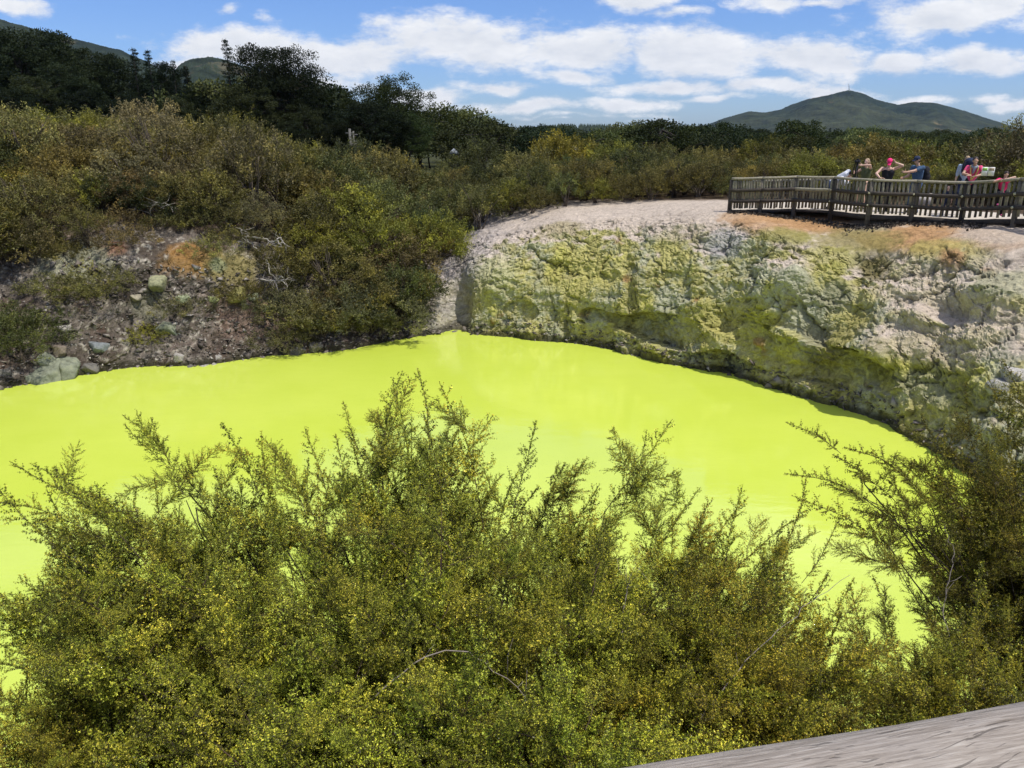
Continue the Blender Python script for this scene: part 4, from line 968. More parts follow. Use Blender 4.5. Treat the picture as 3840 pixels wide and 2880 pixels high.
# ---------------------------------------------------------------- boulders on the left bank
m_rock, t, out = new_mat('lichened boulder'); co = t.coord(); oi = t.new('ShaderNodeObjectInfo')
n = t.noise(co, 3.5, 6, .65); c = t.vmath('MULTIPLY', oi.outputs['Color'], t.ramp(n, [(.3, (.45, .45, .42)), (.5, (1, 1, 1)), (.7, (1.35, 1.3, 1.2))]))
principled(t, out, c, .92, t.bump(t.noise(co, 9, 6, .7), .9, .04), .15)
def rock_mesh(seed):
    rr = np.random.default_rng(seed); mb = MB(); mb.ball((0, 0, 0), 1, seg=40, rings=26); V = mb.V[0]
    f = np.ones(len(V))
    for k in range(13):
        nrm = unit(rr.normal(size=3)); dcut = rr.uniform(.50, .88); f = np.minimum(f, dcut/np.maximum(V@nrm, 1e-3)); 
    V = V*np.minimum(f, 1.15)[:, None]; V += V*(fbm(V*2.2+seed, 4, seed)*.12+fbm(V*7+seed, 3, seed)*.05)[:, None]; mb.V[0] = V*np.array([1, .8, .72])
    return mb.mesh('boulder', m_rock, False)
RM = [rock_mesh(k) for k in range(6)]
GG, PK, WH, GY = (.20, .215, .155), (.20, .165, .135), (.31, .29, .26), (.15, .14, .125)
for i, (x, y, s_, col, lb) in enumerate([
  (68, 810, .42, GG, 'grey green boulder standing at the water, leftmost of the big lichened group'), (120, 800, .95, GG, 'largest grey green boulder at the waterline on the left bank'), (150, 785, .7, GG, 'sloping grey green boulder behind the largest one'), (105, 775, .45, GG, 'small grey green boulder on top of the largest one'), (190, 790, .4, GY, 'cracked grey rock at the right end of the lichened group'),
  (130, 755, .42, PK, 'leaning pinkish tan block on the left scree'), (125, 702, .3, WH, 'pale rock at the head of the left scree'), (143, 706, .26, WH, 'pale rock beside the one at the head of the left scree'), (210, 745, .5, (.18, .195, .20), 'bluish grey slab in the hollow of the left bank'), (5, 800, .3, GY, 'grey rock at the far left edge by the water'),
  (362, 702, .62, GG, 'pointed grey green slab in the middle of the left bank'), (385, 772, .34, WH, 'pale flat rock just above the water right of the little bush'), (440, 788, .3, WH, 'pale rock in the cluster at the waterline'), (415, 792, .24, GY, 'grey rock at the left end of the waterline cluster'), (465, 783, .22, WH, 'small pale rock at the right end of the waterline cluster'),
  (472, 768, .22, WH, 'small white rock above the waterline cluster'), (400, 640, .38, (.30, .33, .20), 'small yellow green boulder at the foot of the orange face, leftmost'), (432, 640, .34, PK, 'round pinkish boulder under the orange rock face'), (460, 640, .30, (.30, .32, .14), 'bright yellow green boulder under the orange rock face'), (510, 632, .55, (.26, .24, .09), 'squat olive boulder right of the small bright one'),
  (548, 640, .32, (.30, .33, .22), 'pale green boulder beside the scree at the gully foot'), (575, 655, .25, (.30, .22, .13), 'tan rock near the bleached roots'), (640, 755, .5, GY, 'dark grey rock under the overhanging bushes'), (680, 750, .4, GY, 'grey rock at the water between overhanging bushes'), (300, 770, .22, PK, 'small pink rock on the shore left of the little bush'),
  (985, 715, .3, GY, 'dark rock in the notch where slope and cliff meet'), (2190, 800, .5, (.40, .38, .35), 'white rock beside the dark shrub at the right edge'), (2160, 825, .4, (.36, .35, .32), 'smaller white rock at the right edge'), (290, 640, .28, (.3, .27, .2), 'tan rock in the middle of the shaded left bank'), (345, 610, .55, (.25, .25, .15), 'knobbly green grey outcrop left of the small boulders')]):
    p = wpt(x, y); e = link('boulder', RM[i % 6]); e.location = (p[0], p[1], p[2]-s_*.25); e.scale = (s_, s_, s_); e.rotation_euler = (r.uniform(-.4, .4), r.uniform(-.4, .4), r.uniform(0, 6)); e.color = (*col, 1)
    tag(e, lb, 'rock')
# loose stones: scree nobody could count
NS = 5200; th_ = r.integers(0, 6, NS); P_ = []; F_ = []; base_t = np.array([[1, 0, 0], [-.5, .86, 0], [-.5, -.86, 0], [0, 0, .8], [.2, .1, -.5]]); bf = np.array([[0, 1, 3], [1, 2, 3], [2, 0, 3], [1, 0, 4], [2, 1, 4], [0, 2, 4]])
vis = np.where((VV > .98) & (VV < 2.6) & (np.repeat(us, NV) > .2) & (np.repeat(us, NV) < 10.2))[0]; shoreq = np.where((VV > 1.0) & (VV < 1.35) & (np.repeat(us, NV) > 10) & (np.repeat(us, NV) < 25))[0]
pick = np.concatenate([r.choice(vis, NS-900), r.choice(shoreq, 900)])
sz_ = np.minimum(.03+r.exponential(.035, NS), .22)
for k in range(NS):
    M_ = np.array([unit(v) for v in r.normal(size=(3, 3))]); P_.append(Pf[pick[k]]+(base_t*r.uniform(.7, 1.3, (5, 1)))@M_*sz_[k]*[1.2, 1.2, .8]+[0, 0, sz_[k]*.3]); F_.append(bf+5*k)
m_st, t, out = new_mat('loose stones'); tv = t.attr('var'); principled(t, out, t.ramp(tv, [(0, (.08, .068, .058)), (.5, (.18, .155, .13)), (1, (.38, .35, .31))]), .9, None, .1)
tag(link('scree', mesh_np('scree', np.concatenate(P_), np.concatenate(F_), [m_st], attrs={'var': np.repeat(np.clip(r.normal(.45, .25, NS), 0, 1), 5)})), 'loose angular stones scattered down the left bank and along the shore', 'scree', None, 'stuff')
# ---------------------------------------------------------------- people on the walkway
def voxelize(mb, name, vox, mat, smooth_it=4):
    src = mb.mesh('tmp', None); o = bpy.data.objects.new('tmp', src); COL.objects.link(o)
    md = o.modifiers.new('r', 'REMESH'); md.mode = 'VOXEL'; md.voxel_size = vox; md.use_smooth_shade = True
    sm = o.modifiers.new('s', 'SMOOTH'); sm.factor = .5; sm.iterations = smooth_it
    dg = bpy.context.evaluated_depsgraph_get(); dg.update()
    me = bpy.data.meshes.new_from_object(o.evaluated_get(dg)); me.name = name
    bpy.data.objects.remove(o); bpy.data.meshes.remove(src)
    me.materials.clear(); me.materials.append(mat); return me
def cap(mb, a, b, ra, rb, k=12):
    a = np.array(a, float); b = np.array(b, float); n = 5; t = np.linspace(0, 1, n)[:, None]
    mb.tube(a+(b-a)*t, ra+(rb-ra)*t[:, 0], k); mb.ball(a, ra, seg=k, rings=8); mb.ball(b, rb, seg=k, rings=8)
def rotm(rx=0, ry=0, rz=0):
    return np.array(Matrix.Rotation(rz, 3, 'Z') @ Matrix.Rotation(ry, 3, 'Y') @ Matrix.Rotation(rx, 3, 'X'))
def cloth_mat(name, col, rough=.85): return simple_mat(name, col, rough, .12, 25, .3, .006)
def skin_mat(name, col):
    m, t, out = new_mat(name); c = t.attr('Col', 'Color'); p = principled(t, out, t.vmath('MULTIPLY', c, col), .55, None, .35)
    p.inputs['Subsurface Weight'].default_value = .08; p.inputs['Subsurface Radius'].default_value = (.02, .008, .004); return m
m_skin = skin_mat('fair skin', (.56, .36, .27)); m_skin2 = skin_mat('tanned skin', (.46, .28, .19))
m_black = cloth_mat('black cloth', (.012, .012, .016)); m_shoe = simple_mat('dark shoe', (.02, .018, .018), .6, .1)
def hand(mb, w, d, palm_n, s=1.0, curl=.5, thumb_up=False):
    """palm from the wrist w along d, four fingers of unequal length and a thumb from the side of the palm"""
    d = unit(np.array(d, float)); nrm = unit(np.array(palm_n, float)-d*np.dot(palm_n, d)); side = np.cross(d, nrm); w = np.array(w, float)
    for q in (-.024, -.008, .008, .024): cap(mb, w+side*q*.7*s, w+d*.085*s+side*q*s, .014*s, .0115*s, 8)
    for q, L in zip((-.027, -.009, .009, .027), (.070, .082, .076, .058)):
        p = w+d*.088*s+side*q*s; a1 = curl*.9; a2 = curl*1.8
        p1 = p+(d*math.cos(a1)+nrm*math.sin(a1))*L*.45*s; p2 = p1+(d*math.cos(a2)+nrm*math.sin(a2))*L*.32*s; a3 = a2+curl*.7; p3 = p2+(d*math.cos(a3)+nrm*math.sin(a3))*L*.23*s
        cap(mb, p, p1, .0098*s, .009*s, 8); cap(mb, p1, p2, .009*s, .0082*s, 8); cap(mb, p2, p3, .0082*s, .0072*s, 8)
    b = w+d*.025*s-side*.026*s; td = unit(-side*.8+d*.75+nrm*.25) if not thumb_up else unit(-side+d*.25)
    t1 = b+td*.045*s; t2 = t1+unit(td+d*.25)*.038*s; cap(mb, b, t1, .013*s, .0108*s, 8); cap(mb, t1, t2, .0108*s, .0088*s, 8)
def ik(a, b, L1, L2, pole):
    a = np.array(a, float); b = np.array(b, float); d = b-a; D = min(np.linalg.norm(d), (L1+L2)*.995); u = d/np.linalg.norm(d); b = a+u*D
    x = (L1*L1-L2*L2+D*D)/(2*D); h = math.sqrt(max(L1*L1-x*x, 0)); p = np.array(pole, float); p = p-u*np.dot(p, u); p = unit(p)
    return a+u*x+p*h, b
def person(label, loc, phi, H, skin, top=None, bottom=None, hair=None, lean=0., twist=0., side=0., head=(0, 0, 0), hands=None, poles=None, sleeves=.5, legs='trousers', topcut='tee', handdir=(None, None), curl=(.4, .4), thumb=(False, False), stance=.0, feet=None, extra=None, longhair=False, hip_h=None, build=1.0, shoe=None, hem=None):
    """x right, y forward, z up; sizes for 1.75 m scaled to H"""
    s = H/1.75; e = empty('person', loc, phi); tag(e, label, 'person')
    hip = np.array([0, 0, .93 if hip_h is None else hip_h]); Rt = rotm(-lean, side, twist)
    def T(v): return hip+Rt@(np.array(v, float))
    chest = T((0, .0, .40)); neck = T((0, 0, .56)); shl = [T((-.185*build, 0, .49)), T((.185*build, 0, .49))]
    Rh = Rt@rotm(*head); hc = neck+Rt@np.array([0, .02, .07])+Rh@np.array([0, .015, .095])
    def HH(v): return hc+Rh@np.array(v, float)
    B = MB()
    feet = feet or [(-.11-stance, .0, .0), (.11+stance, .02, .0)]
    knees = []
    for q in (0, 1):
        sg = -1 if q == 0 else 1; hj = hip+np.array([sg*.09, 0, -.03]); ank = np.array(feet[q], float)+[0, 0, .09]
        kn, an = ik(hj, ank, .43, .43, (sg*.15, 1, 0)); knees.append((hj, kn, an))
        cap(B, hj, kn, .082*build, .055*build); cap(B, kn+(0, -.005, 0), kn*.55+an*.45+(0, -.015, 0), .054*build, .056*build); cap(B, kn*.55+an*.45+(0, -.015, 0), an, .055*build, .036)
        cap(B, an+(0, -.02, -.04), an+(sg*.015, .14, -.06), .036, .028)
    cap(B, hip+(-.06, 0, 0), hip+(.06, 0, 0), .105*build, .105*build); cap(B, T((0, 0, .06)), T((0, 0, .2)), .115*build, .108*build); cap(B, T((-.05, 0, .2)), T((-.09, .0, .38)), .098*build, .095*build); cap(B, T((.05, 0, .2)), T((.09, .0, .38)), .098*build, .095*build)
    cap(B, T((-.12, 0, .465)), T((.12, 0, .465)), .065*build, .065*build); cap(B, T((0, -.01, .46)), T((0, .012, .60)), .058, .052)
    # head: skull, jaw, nose, ears, brow, lips
    B.ball(HH((0, -.012, .025)), (.074, .092, .092), Rh, 20, 14); B.ball(HH((0, .022, -.045)), (.055, .062, .062), Rh, 16, 10); B.ball(HH((0, .055, -.083)), (.026, .026, .022), Rh, 10, 8)
    cap(B, HH((0, .078, .015)), HH((0, .098, -.022)), .010, .015, 8)
    for sg in (-1, 1): B.ball(HH((sg*.075, -.004, -.005)), (.010, .020, .030), Rh, 10, 8); cap(B, HH((sg*.014, .080, .030)), HH((sg*.045, .068, .032)), .010, .009, 8); B.ball(HH((sg*.032, .074, .008)), (.014, .010, .010), Rh, 8, 6)
    cap(B, HH((-.018, .080, -.048)), HH((.018, .080, -.048)), .0075, .0075, 8)
    arms = []
    for q in (0, 1):
        sg = -1 if q == 0 else 1; sh = shl[q]; tgt = np.array(hands[q], float) if hands and hands[q] is not None else T((sg*.26, .06, -.06)); pole = (poles[q] if poles and poles[q] is not None else (sg*.4, -1, -.2))
        el, wr = ik(sh, tgt, .285, .255, pole); arms.append((sh, el, wr))
        cap(B, sh, el, .052*build, .040*build); cap(B, el, el*.6+wr*.4, .040*build, .038*build); cap(B, el*.6+wr*.4, wr, .038*build, .026)
        hd = handdir[q] if handdir[q] is not None else unit(wr-el); pn = (-sg, 0, 0) if abs(unit(np.array(hd, float))[0]) < .8 else (0, 0, -1)
        hand(B, wr, hd, pn, 1.0, curl[q], thumb[q])
    for k in range(len(B.V)): B.V[k] = B.V[k]*s
    me = voxelize(B, 'body', .0085*max(s, .7), skin)
    co = np.empty(len(me.vertices)*3, np.float32); me.vertices.foreach_get('co', co); co = co.reshape(-1, 3)
    colr_ = np.ones((len(co), 4), np.float32)
    def paintv(c, rr, col):
        m = np.linalg.norm(co-np.array(c)*s, axis=1) < rr*s; colr_[m, :3] = col
    for sg in (-1, 1): paintv(HH((sg*.032, .084, .008)), .013, (1.3, 1.9, 2.4)); paintv(HH((sg*.032, .086, .008)), .007, (.1, .1, .1)); paintv(HH((sg*.032, .080, .034)), .011, (.35, .3, .28))
    paintv(HH((0, .088, -.048)), .016, (1.0, .6, .62)); at = me.attributes.new('Col', 'FLOAT_COLOR', 'POINT'); at.data.foreach_set('color', colr_.ravel())
    link('body', me, e)
    K = dict(T=T, HH=HH, Rh=Rh, Rt=Rt, hip=hip, shl=shl, arms=arms, knees=knees, neck=neck, s=s, e=e)
    def part(name, mb, mat, vox=.011, it=3):
        for k in range(len(mb.V)): mb.V[k] = mb.V[k]*s
        return link(name, voxelize(mb, name, vox*max(s, .7), mat, it), e)
    K['part'] = part; g = .013
    if top is not None:
        m = MB(); cap(m, T((-.02, 0, .0)), T((.02, 0, .0)), .118*build+g, .118*build+g); cap(m, T((0, 0, .06)), T((0, 0, .2)), .115*build+g, .108*build+g); cap(m, T((-.05, 0, .2)), T((-.09, .0, .37)), .098*build+g, .095*build+g); cap(m, T((.05, 0, .2)), T((.09, .0, .37)), .098*build+g, .095*build+g)
        if hem: cap(m, T((-.03, 0, -.02)), hip+(-.06, 0, -hem), .12*build+g, .13*build+g); cap(m, T((.03, 0, -.02)), hip+(.06, 0, -hem), .12*build+g, .13*build+g)
        if topcut == 'tee':
            cap(m, T((-.12, 0, .46)), T((.12, 0, .46)), .067*build+g, .067*build+g)
            for q in (0, 1): sh, el, wr = arms[q]; cap(m, sh, sh+(el-sh)*min(sleeves, 1), .054*build+g, .044*build+g); 
            if sleeves > 1:
                for q in (0, 1): sh, el, wr = arms[q]; cap(m, el, el+(wr-el)*min(1, sleeves-1), .042*build+g, .034+g)
        else:
            for sg in (-1, 1): cap(m, T((sg*.10, .05, .40)), T((sg*.115, .01, .53)), .028, .024); cap(m, T((sg*.115, .01, .53)), T((sg*.10, -.07, .40)), .024, .03)
        part('shirt' if not hem or hem < .2 else 'dress', m, top)
    if bottom is not None:
        m = MB(); cap(m, hip+(-.055, 0, .02), hip+(.055, 0, .02), .112*build+g, .112*build+g)
        for (hj, kn, an) in knees:
            if legs == 'shorts': cap(m, hj, hj+(kn-hj)*.75, .086*build+g, .075*build+g)
            else: cap(m, hj, kn, .084*build+g, .060*build+g); cap(m, kn, an+(0, 0, -.02), .060*build+g, .050+g)
        part('trousers' if legs != 'shorts' else 'shorts', m, bottom)
    m = MB()
    for q, (hj, kn, an) in enumerate(knees):
        sg = -1 if q == 0 else 1; cap(m, an+(0, -.03, -.045), an+(sg*.015, .15, -.055), .044, .036)
    part('shoes', m, shoe or m_shoe)
    if hair is not None:
        m = MB(); m.ball(HH((0, -.026, .038)), (.082, .094, .092), Rh, 18, 12); m.ball(HH((0, -.05, -.02)), (.074, .062, .07), Rh, 14, 10)
        if longhair:
            for sg in (-1, 0, 1): cap(m, HH((sg*.05, -.055, .0)), HH((sg*.06, -.055, -.23)), .048, .022)
        part('hair', m, hair, .010)
    if extra: extra(K)
    return e, K
def cap_hat(K, mat, brim_tilt=.12, under=None):
    m = MB(); HH, Rh = K['HH'], K['Rh']; m.ball(HH((0, -.008, .058)), (.088, .102, .080), Rh, 20, 12)
    Rb = Rh@rotm(-brim_tilt); 
    for q in (-.04, -.02, 0, .02, .04): cap(m, HH((q, .05, .052)), HH((q*1.25, .165-abs(q)*.5, .042-brim_tilt*.12)), .012, .010, 8)
    K['part']('cap', m, mat, .0095)
def glasses(K):
    m = MB(); HH, Rh = K['HH'], K['Rh']
    for sg in (-1, 1): m.ball(HH((sg*.033, .090, .010)), (.029, .011, .019), Rh, 12, 8); cap(m, HH((sg*.06, .075, .014)), HH((sg*.078, .0, .012)), .005, .004, 6)
    cap(m, HH((-.02, .092, .014)), HH((.02, .092, .014)), .005, .005, 6); K['part']('sunglasses', m, m_black, .007, 1)
def at(px, d): 
    p = PX(px, d, 5.3); z = PATHZ(p[0]); p = PX(px, d, z); return (p[0], p[1], z)
pink = cloth_mat('hot pink cloth', (.72, .03, .16)); pinkt = cloth_mat('pink cotton', (.62, .07, .17)); navy = cloth_mat('navy cloth', (.016, .024, .055)); bluet = cloth_mat('blue grey cotton', (.045, .085, .15)); jeans = cloth_mat('blue denim', (.055, .09, .17)); olive = cloth_mat('olive green cloth', (.085, .095, .04)); greyw = cloth_mat('pale grey cotton', (.55, .56, .60))
dkhair = simple_mat('dark brown hair', (.035, .022, .016), .5, .3, 60); blond = simple_mat('fair hair', (.30, .21, .12), .5, .3, 60); scarf = cloth_mat('grey scarf', (.22, .24, .28)); strapy = cloth_mat('yellow strap', (.55, .45, .10)); shorts_b = cloth_mat('blue shorts', (.03, .05, .12)); paleb = cloth_mat('pale blue cotton', (.38, .46, .56))
# woman in black top holding the brim of her pink cap
def ex3(K): cap_hat(K, pink, .3); glasses(K)
# local frame facing the camera: x right is picture left
person('woman in a black tank top holding the brim of her bright pink cap', at(882.5, 28.1), R(160), 1.80, m_skin, m_black, m_black, dkhair, lean=.10, head=(-.55, 0, -.1), hands=[(-.16, .20, 1.62), (.26, .40, 1.13)], poles=[(-1, .1, -.4), (1, -.5, .1)], topcut='tank', handdir=[(.25, -.15, .6), (-.9, .25, -.05)], curl=(.9, .15), extra=ex3, build=1.05)
def ex4(K): cap_hat(K, navy, .15); glasses(K)
e4, K4 = person('man in a dark blue t-shirt, jeans and navy cap reaching out an arm', at(912.5, 27.6), R(104), 1.86, m_skin2, bluet, jeans, dkhair, lean=.10, head=(-.22, 0, 0), hands=[(-.10, .56, 1.28), (.16, .40, 1.10)], poles=[(-.3, -.3, -1), (.4, -.4, -1)], sleeves=.62, handdir=[(0, 1, .15), (-.1, 1, 0)], curl=(.75, .3), thumb=(True, False), extra=ex4, build=1.15, stance=.03)
def ex2(K): pass
person('woman in an olive dress with long fair hair raising both hands to a camera', at(861, 28.9), R(118), 1.74, m_skin, olive, None, blond, lean=-.03, head=(-.12, 0, .1), hands=[(-.10, .36, 1.55), (.16, .40, 1.30)], poles=[(-1, -.2, .3), (1, -.2, -.6)], sleeves=.12, handdir=[(.3, 1, .1), (-.2, 1, .3)], curl=(.8, .7), longhair=True, hem=.38, build=.92)
# tripod with camera in front of her
def tri(loc, phi):
    e = empty('camera_tripod', loc, phi); tag(e, 'black camera on a folded tripod held up by the woman in olive', 'tripod'); m = MB()
    m.box((0, 0, 1.60), (.14, .09, .10)); m.box((0, 0, 1.665), (.06, .06, .04)); m.tube([(0, .04, 1.60), (0, .13, 1.60)], [.038, .042], 12); m.build('camera', m_black, e)
    m = MB(); m.tube([(0, 0, 1.55), (0, 0, 1.12)], .016, 8); m.box((0, 0, 1.51), (.05, .05, .06)); m.build('centre_column', m_black, e)
    for k in range(3):
        a = k*2.1; m = MB(); m.tube([(.02*math.cos(a), .02*math.sin(a), 1.46), (.075*math.cos(a), .075*math.sin(a), .95)], [.018, .013], 6); m.build('leg', m_black, e)
    m = MB(); m.tube([(.06, 0, 1.58), (.12, .02, 1.35), (.13, 0, 1.15), (.06, 0, 1.02)], .014, 5); m.build('strap', m_black, e)
    m = MB(); m.ball((0, .02, 1.02), (.11, .08, .07)); m.build('bag', m_black, e)
p = at(851.5, 28.5); tri((p[0], p[1], p[2]+.08), R(118))
# bent person with a pale hooded shirt
def ex1(K):
    m = MB(); HH, Rh = K['HH'], K['Rh']; m.ball(HH((-.04, -.05, .02)), (.115, .105, .125), Rh, 18, 12); m.ball(HH((0, -.10, -.06)), (.13, .10, .10), Rh, 14, 10); cap(m, K['T']((0, -.04, .40)), HH((0, -.10, -.06)), .12, .11)
    K['part']('hood', m, greyw); glasses(K)
person('person bending far forward over the railing in a pale hooded top', at(826, 28.9), R(-112), 1.70, m_skin, greyw, shorts_b, dkhair, lean=1.05, head=(.35, -.2, .5), hands=[(-.22, .62, 1.08), (.10, .66, 1.10)], poles=[(-.6, -.2, -1), (.6, -.2, -1)], legs='shorts', sleeves=1.5, extra=ex1, feet=[(-.12, .05, 0), (.12, .12, 0)], hip_h=.90)
# woman in pink leaning on the rail
def ex5(K):
    T = K['T']; m = MB()
    for a in range(10):
        an = a/10*6.28; an2 = (a+1)/10*6.28; cap(m, T((.085*math.cos(an), .02+.075*math.sin(an), .53+.01*math.sin(3*an))), T((.085*math.cos(an2), .02+.075*math.sin(an2), .53)), .036, .036, 8)
    cap(m, T((0, .09, .50)), T((.02, .13, .36)), .05, .03); K['part']('scarf', m, scarf)
    m = MB(); 
    for sg in (-1, 1):
        P = [T((sg*.10, -.06, .52)), T((sg*.11, .045, .53)), T((sg*.10, .115, .42)), T((sg*.06, .135, .25)), T((.03, .135, .12))]
        for a_, b_ in zip(P[:-1], P[1:]): cap(m, a_, b_, .019, .019, 8)
    K['part']('strap', m, strapy)
person('smiling woman in a pink t-shirt and grey scarf leaning her forearms on the rail', at(966, 26.2), R(158), 1.72, m_skin2, pinkt, m_black, dkhair, lean=.42, head=(.05, .1, 0), hands=[(-.06, .52, 1.12), (.10, .50, 1.13)], poles=[(-1, .2, -.5), (1, .2, -.5)], sleeves=.5, handdir=[(1, .1, -.1), (1, .2, 0)], curl=(.3, .3), extra=ex5)
person('fair haired person in pale blue mostly hidden behind the smiling woman', at(959.5, 26.9), R(150), 1.66, m_skin, paleb, navy, blond, lean=.30, head=(-.1, 0, .2), sleeves=1.2)
def pack(label, loc, phi, mat, sc, tilt):
    e = empty('backpack', loc, phi); e.scale = (sc, sc, sc); e.rotation_euler[0] = tilt; tag(e, label, 'backpack'); m = MB(); m.ball((0, 0, 0), (.16, .10, .23), None, 18, 14); m.ball((0, 0, -.08), (.17, .12, .16), None, 16, 12); m.ball((0, -.03, .12), (.13, .09, .12), None, 14, 10)
    link('bag', voxelize(m, 'bag', .012, mat), e); m = MB(); m.ball((0, -.10, -.08), (.12, .05, .10), None, 14, 10); link('pocket', voxelize(m, 'pocket', .012, m_black), e)
    m = MB()
    for sg in (-1, 1): m.tube([(sg*.08, .08, .17), (sg*.10, .16, .20), (sg*.11, .26, .10), (sg*.12, .22, -.08), (sg*.10, .10, -.18)], .016, 6)
    link('shoulder_strap', voxelize(m, 'shoulder_strap', .009, m_black, 1), e)
p = np.array(e4.location); f4 = np.array([-math.sin(R(104)), math.cos(R(104)), 0])
pack('black backpack on the back of the man in the navy cap', tuple(p-f4*.26+[0, 0, 1.28]), R(104), m_black, 1.15, -.12)
p = np.array(at(961.5, 26.35)); pack('bulky navy backpack slung beside the smiling woman', tuple(p+[0, 0, 1.36]), R(150), navy, 1.25, -.3)
# child holding a brochure, and a small child
kid_shoe = cloth_mat('pink shoe', (.60, .10, .28))
person('child in a bright pink top leaning on the rail behind an open brochure', at(997.5, 24.4), R(158), 1.34, m_skin, pink, m_black, dkhair, lean=.28, head=(-.35, 0, 0), hands=[(-.05, .46, 1.46), (.16, .44, 1.42)], poles=[(-1, -.1, .3), (1, -.1, -.4)], sleeves=.55, handdir=[(.9, .3, .1), (.4, .8, .1)], curl=(.6, .5), feet=[(-.11, 0, 0), (.10, .16, .42)], shoe=kid_shoe)
person('small dark haired child in dark clothes behind the pickets', at(944, 26.4), R(150), .98, m_skin, navy, navy, dkhair, lean=.08, sleeves=1.4, build=1.1)
m_pap = simple_mat('white paper', (.70, .70, .68), .5, .05); m_pg = simple_mat('green print', (.20, .42, .08), .5, .1); m_pb = simple_mat('tan print', (.35, .28, .20), .5, .1)
p = np.array(W(988, 171.5, 24.0)); e = empty('brochure', tuple(p), R(158)); tag(e, 'open green and white folded brochure held above the rail', 'brochure')
for sg, nm, mt in ((1, 'left_page', m_pg), (-1, 'right_page', m_pb)):
    Mx = rotm(0, 0, sg*.25); m = MB(); m.box((sg*.085, 0, 0), (.165, .004, .25), Mx); pg = m.build('page', m_pap, e)
    m = MB(); m.box((sg*.085+sg*.0, .006, .065), (.135, .003, .085), Mx); m.build('picture', mt, pg)
# ---------------------------------------------------------------- foreground tea-tree shrubs on the near bank
m_twig = simple_mat('reddish twig bark', (.085, .055, .038), .8, .3, 60, .2, .001)
m_gtwig = simple_mat('grey bare twig', (.20, .17, .145), .85, .3, 60, .2, .001)
m_twigd = simple_mat('dark stem bark', (.045, .036, .028), .85, .35, 30, .5, .003)
def branch_proto(seed, L=1.1, ntw=42, dens=1.25, bare=.0, leafL=.0180, leafW=.0088, tipm=False):
    r = np.random.default_rng(seed); wood = MB(); PV, DV, TT, LL = [], [], [], []
    bend = r.normal(size=3)*[.2, .2, 0]
    def axis(t): return np.array([bend[0]*t*t, bend[1]*t*t, L*t])+np.array([math.sin(t*9+seed), math.cos(t*8+seed*2), 0])*.008
    main = np.array([axis(t) for t in np.linspace(0, 1, 12)]); wood.tube(main, np.linspace(.0048, .0010, 12), 4, cap=False)
    bt = r.normal(.5, .10)
    def twig(p, d, ln, lev):
        n = 5 if lev == 1 else 3; ts = np.linspace(0, 1, n)
        up = np.array([0, 0, 1.0]); pts = np.array([p+d*ln*t+up*ln*.25*t*t for t in ts])+r.normal(size=(n, 3))*.003; pts[0] = p
        wood.tube(pts, np.linspace(.0018 if lev == 1 else .0011, .0006, n), 3, cap=False)
        m = max(2, int(ln/.0200*dens)); tt = np.linspace(.12, 1, m); P = np.stack([np.interp(tt, ts, pts[:, k]) for k in range(3)], 1)
        dd = unit(pts[-1]-pts[0]); tone = bt+r.normal()*.10; nt_ = r.normal(size=m)*.20
        for q in range(7):
            keep = r.random(m) > bare*(.4+.9*(1-tt))
            rad = unit(np.cross(dd, r.normal(size=(m, 3)))); D = unit(dd*r.uniform(.3, 1.0, (m, 1))+rad)
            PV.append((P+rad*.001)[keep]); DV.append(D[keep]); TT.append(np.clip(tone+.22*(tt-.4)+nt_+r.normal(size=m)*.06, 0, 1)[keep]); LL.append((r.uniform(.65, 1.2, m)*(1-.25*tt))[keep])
        return pts
    for k in range(ntw):
        t = .10+.88*(k+r.random()*.6)/ntw; az = k*2.39996+r.normal()*.4
        perp = np.array([math.cos(az), math.sin(az), 0]); d = unit(perp*r.uniform(.7, 1.1)+np.array([0, 0, r.uniform(.35, .95)]))
        ln = (.05+.27*(1-t)**.8*min(1, t*5))*r.uniform(.35, 1.35) if not tipm else (.025+.15*(1-t)**.7*r.choice([.3, .5, .8, 1.6]))
        pts = twig(axis(t), d, ln, 1)
        ns = int(ln/.030)
        for q in range(ns):
            f = .15+.75*(q+r.random())/max(ns, 1); p = pts[0]+(pts[-1]-pts[0])*f
            twig(p, unit(d+unit(r.normal(size=3))*.85), ln*.42*(1-.5*f)*r.uniform(.6, 1.3)+.012, 2)
    m = int(L*.6/.014); tt = np.linspace(.4, 1, m); P = np.array([axis(t) for t in tt])
    for q in range(6):
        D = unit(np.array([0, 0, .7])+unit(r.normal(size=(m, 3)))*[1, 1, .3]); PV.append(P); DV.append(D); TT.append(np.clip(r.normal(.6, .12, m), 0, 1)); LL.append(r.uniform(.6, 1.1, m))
    P = np.concatenate(PV); LLc = np.concatenate(LL)
    V, Q, tt = leaves(P, np.concatenate(DV), LLc*leafL, LLc*leafW, np.concatenate(TT))
    wV = np.concatenate(wood.V); wQ = np.concatenate(wood.Q)
    return mesh_np('branch', np.concatenate([V, wV]), [Q, wQ+len(V)], [m_fern, m_twig], midx=np.concatenate([np.zeros(len(Q)), np.ones(len(wQ))]), attrs={'tint': np.concatenate([tt, np.full(len(wV), .3)])})
BR = [branch_proto(300+k, bare=.10) for k in range(6)]
BR_TIP = [branch_proto(320+k, L=1.15, ntw=40, dens=1.3, bare=.08, tipm=True) for k in range(4)]       # open shoots at the stem ends
BR_THIN = [branch_proto(330+k, L=.9, ntw=30, dens=.9, bare=.45) for k in range(3)]        # half bare
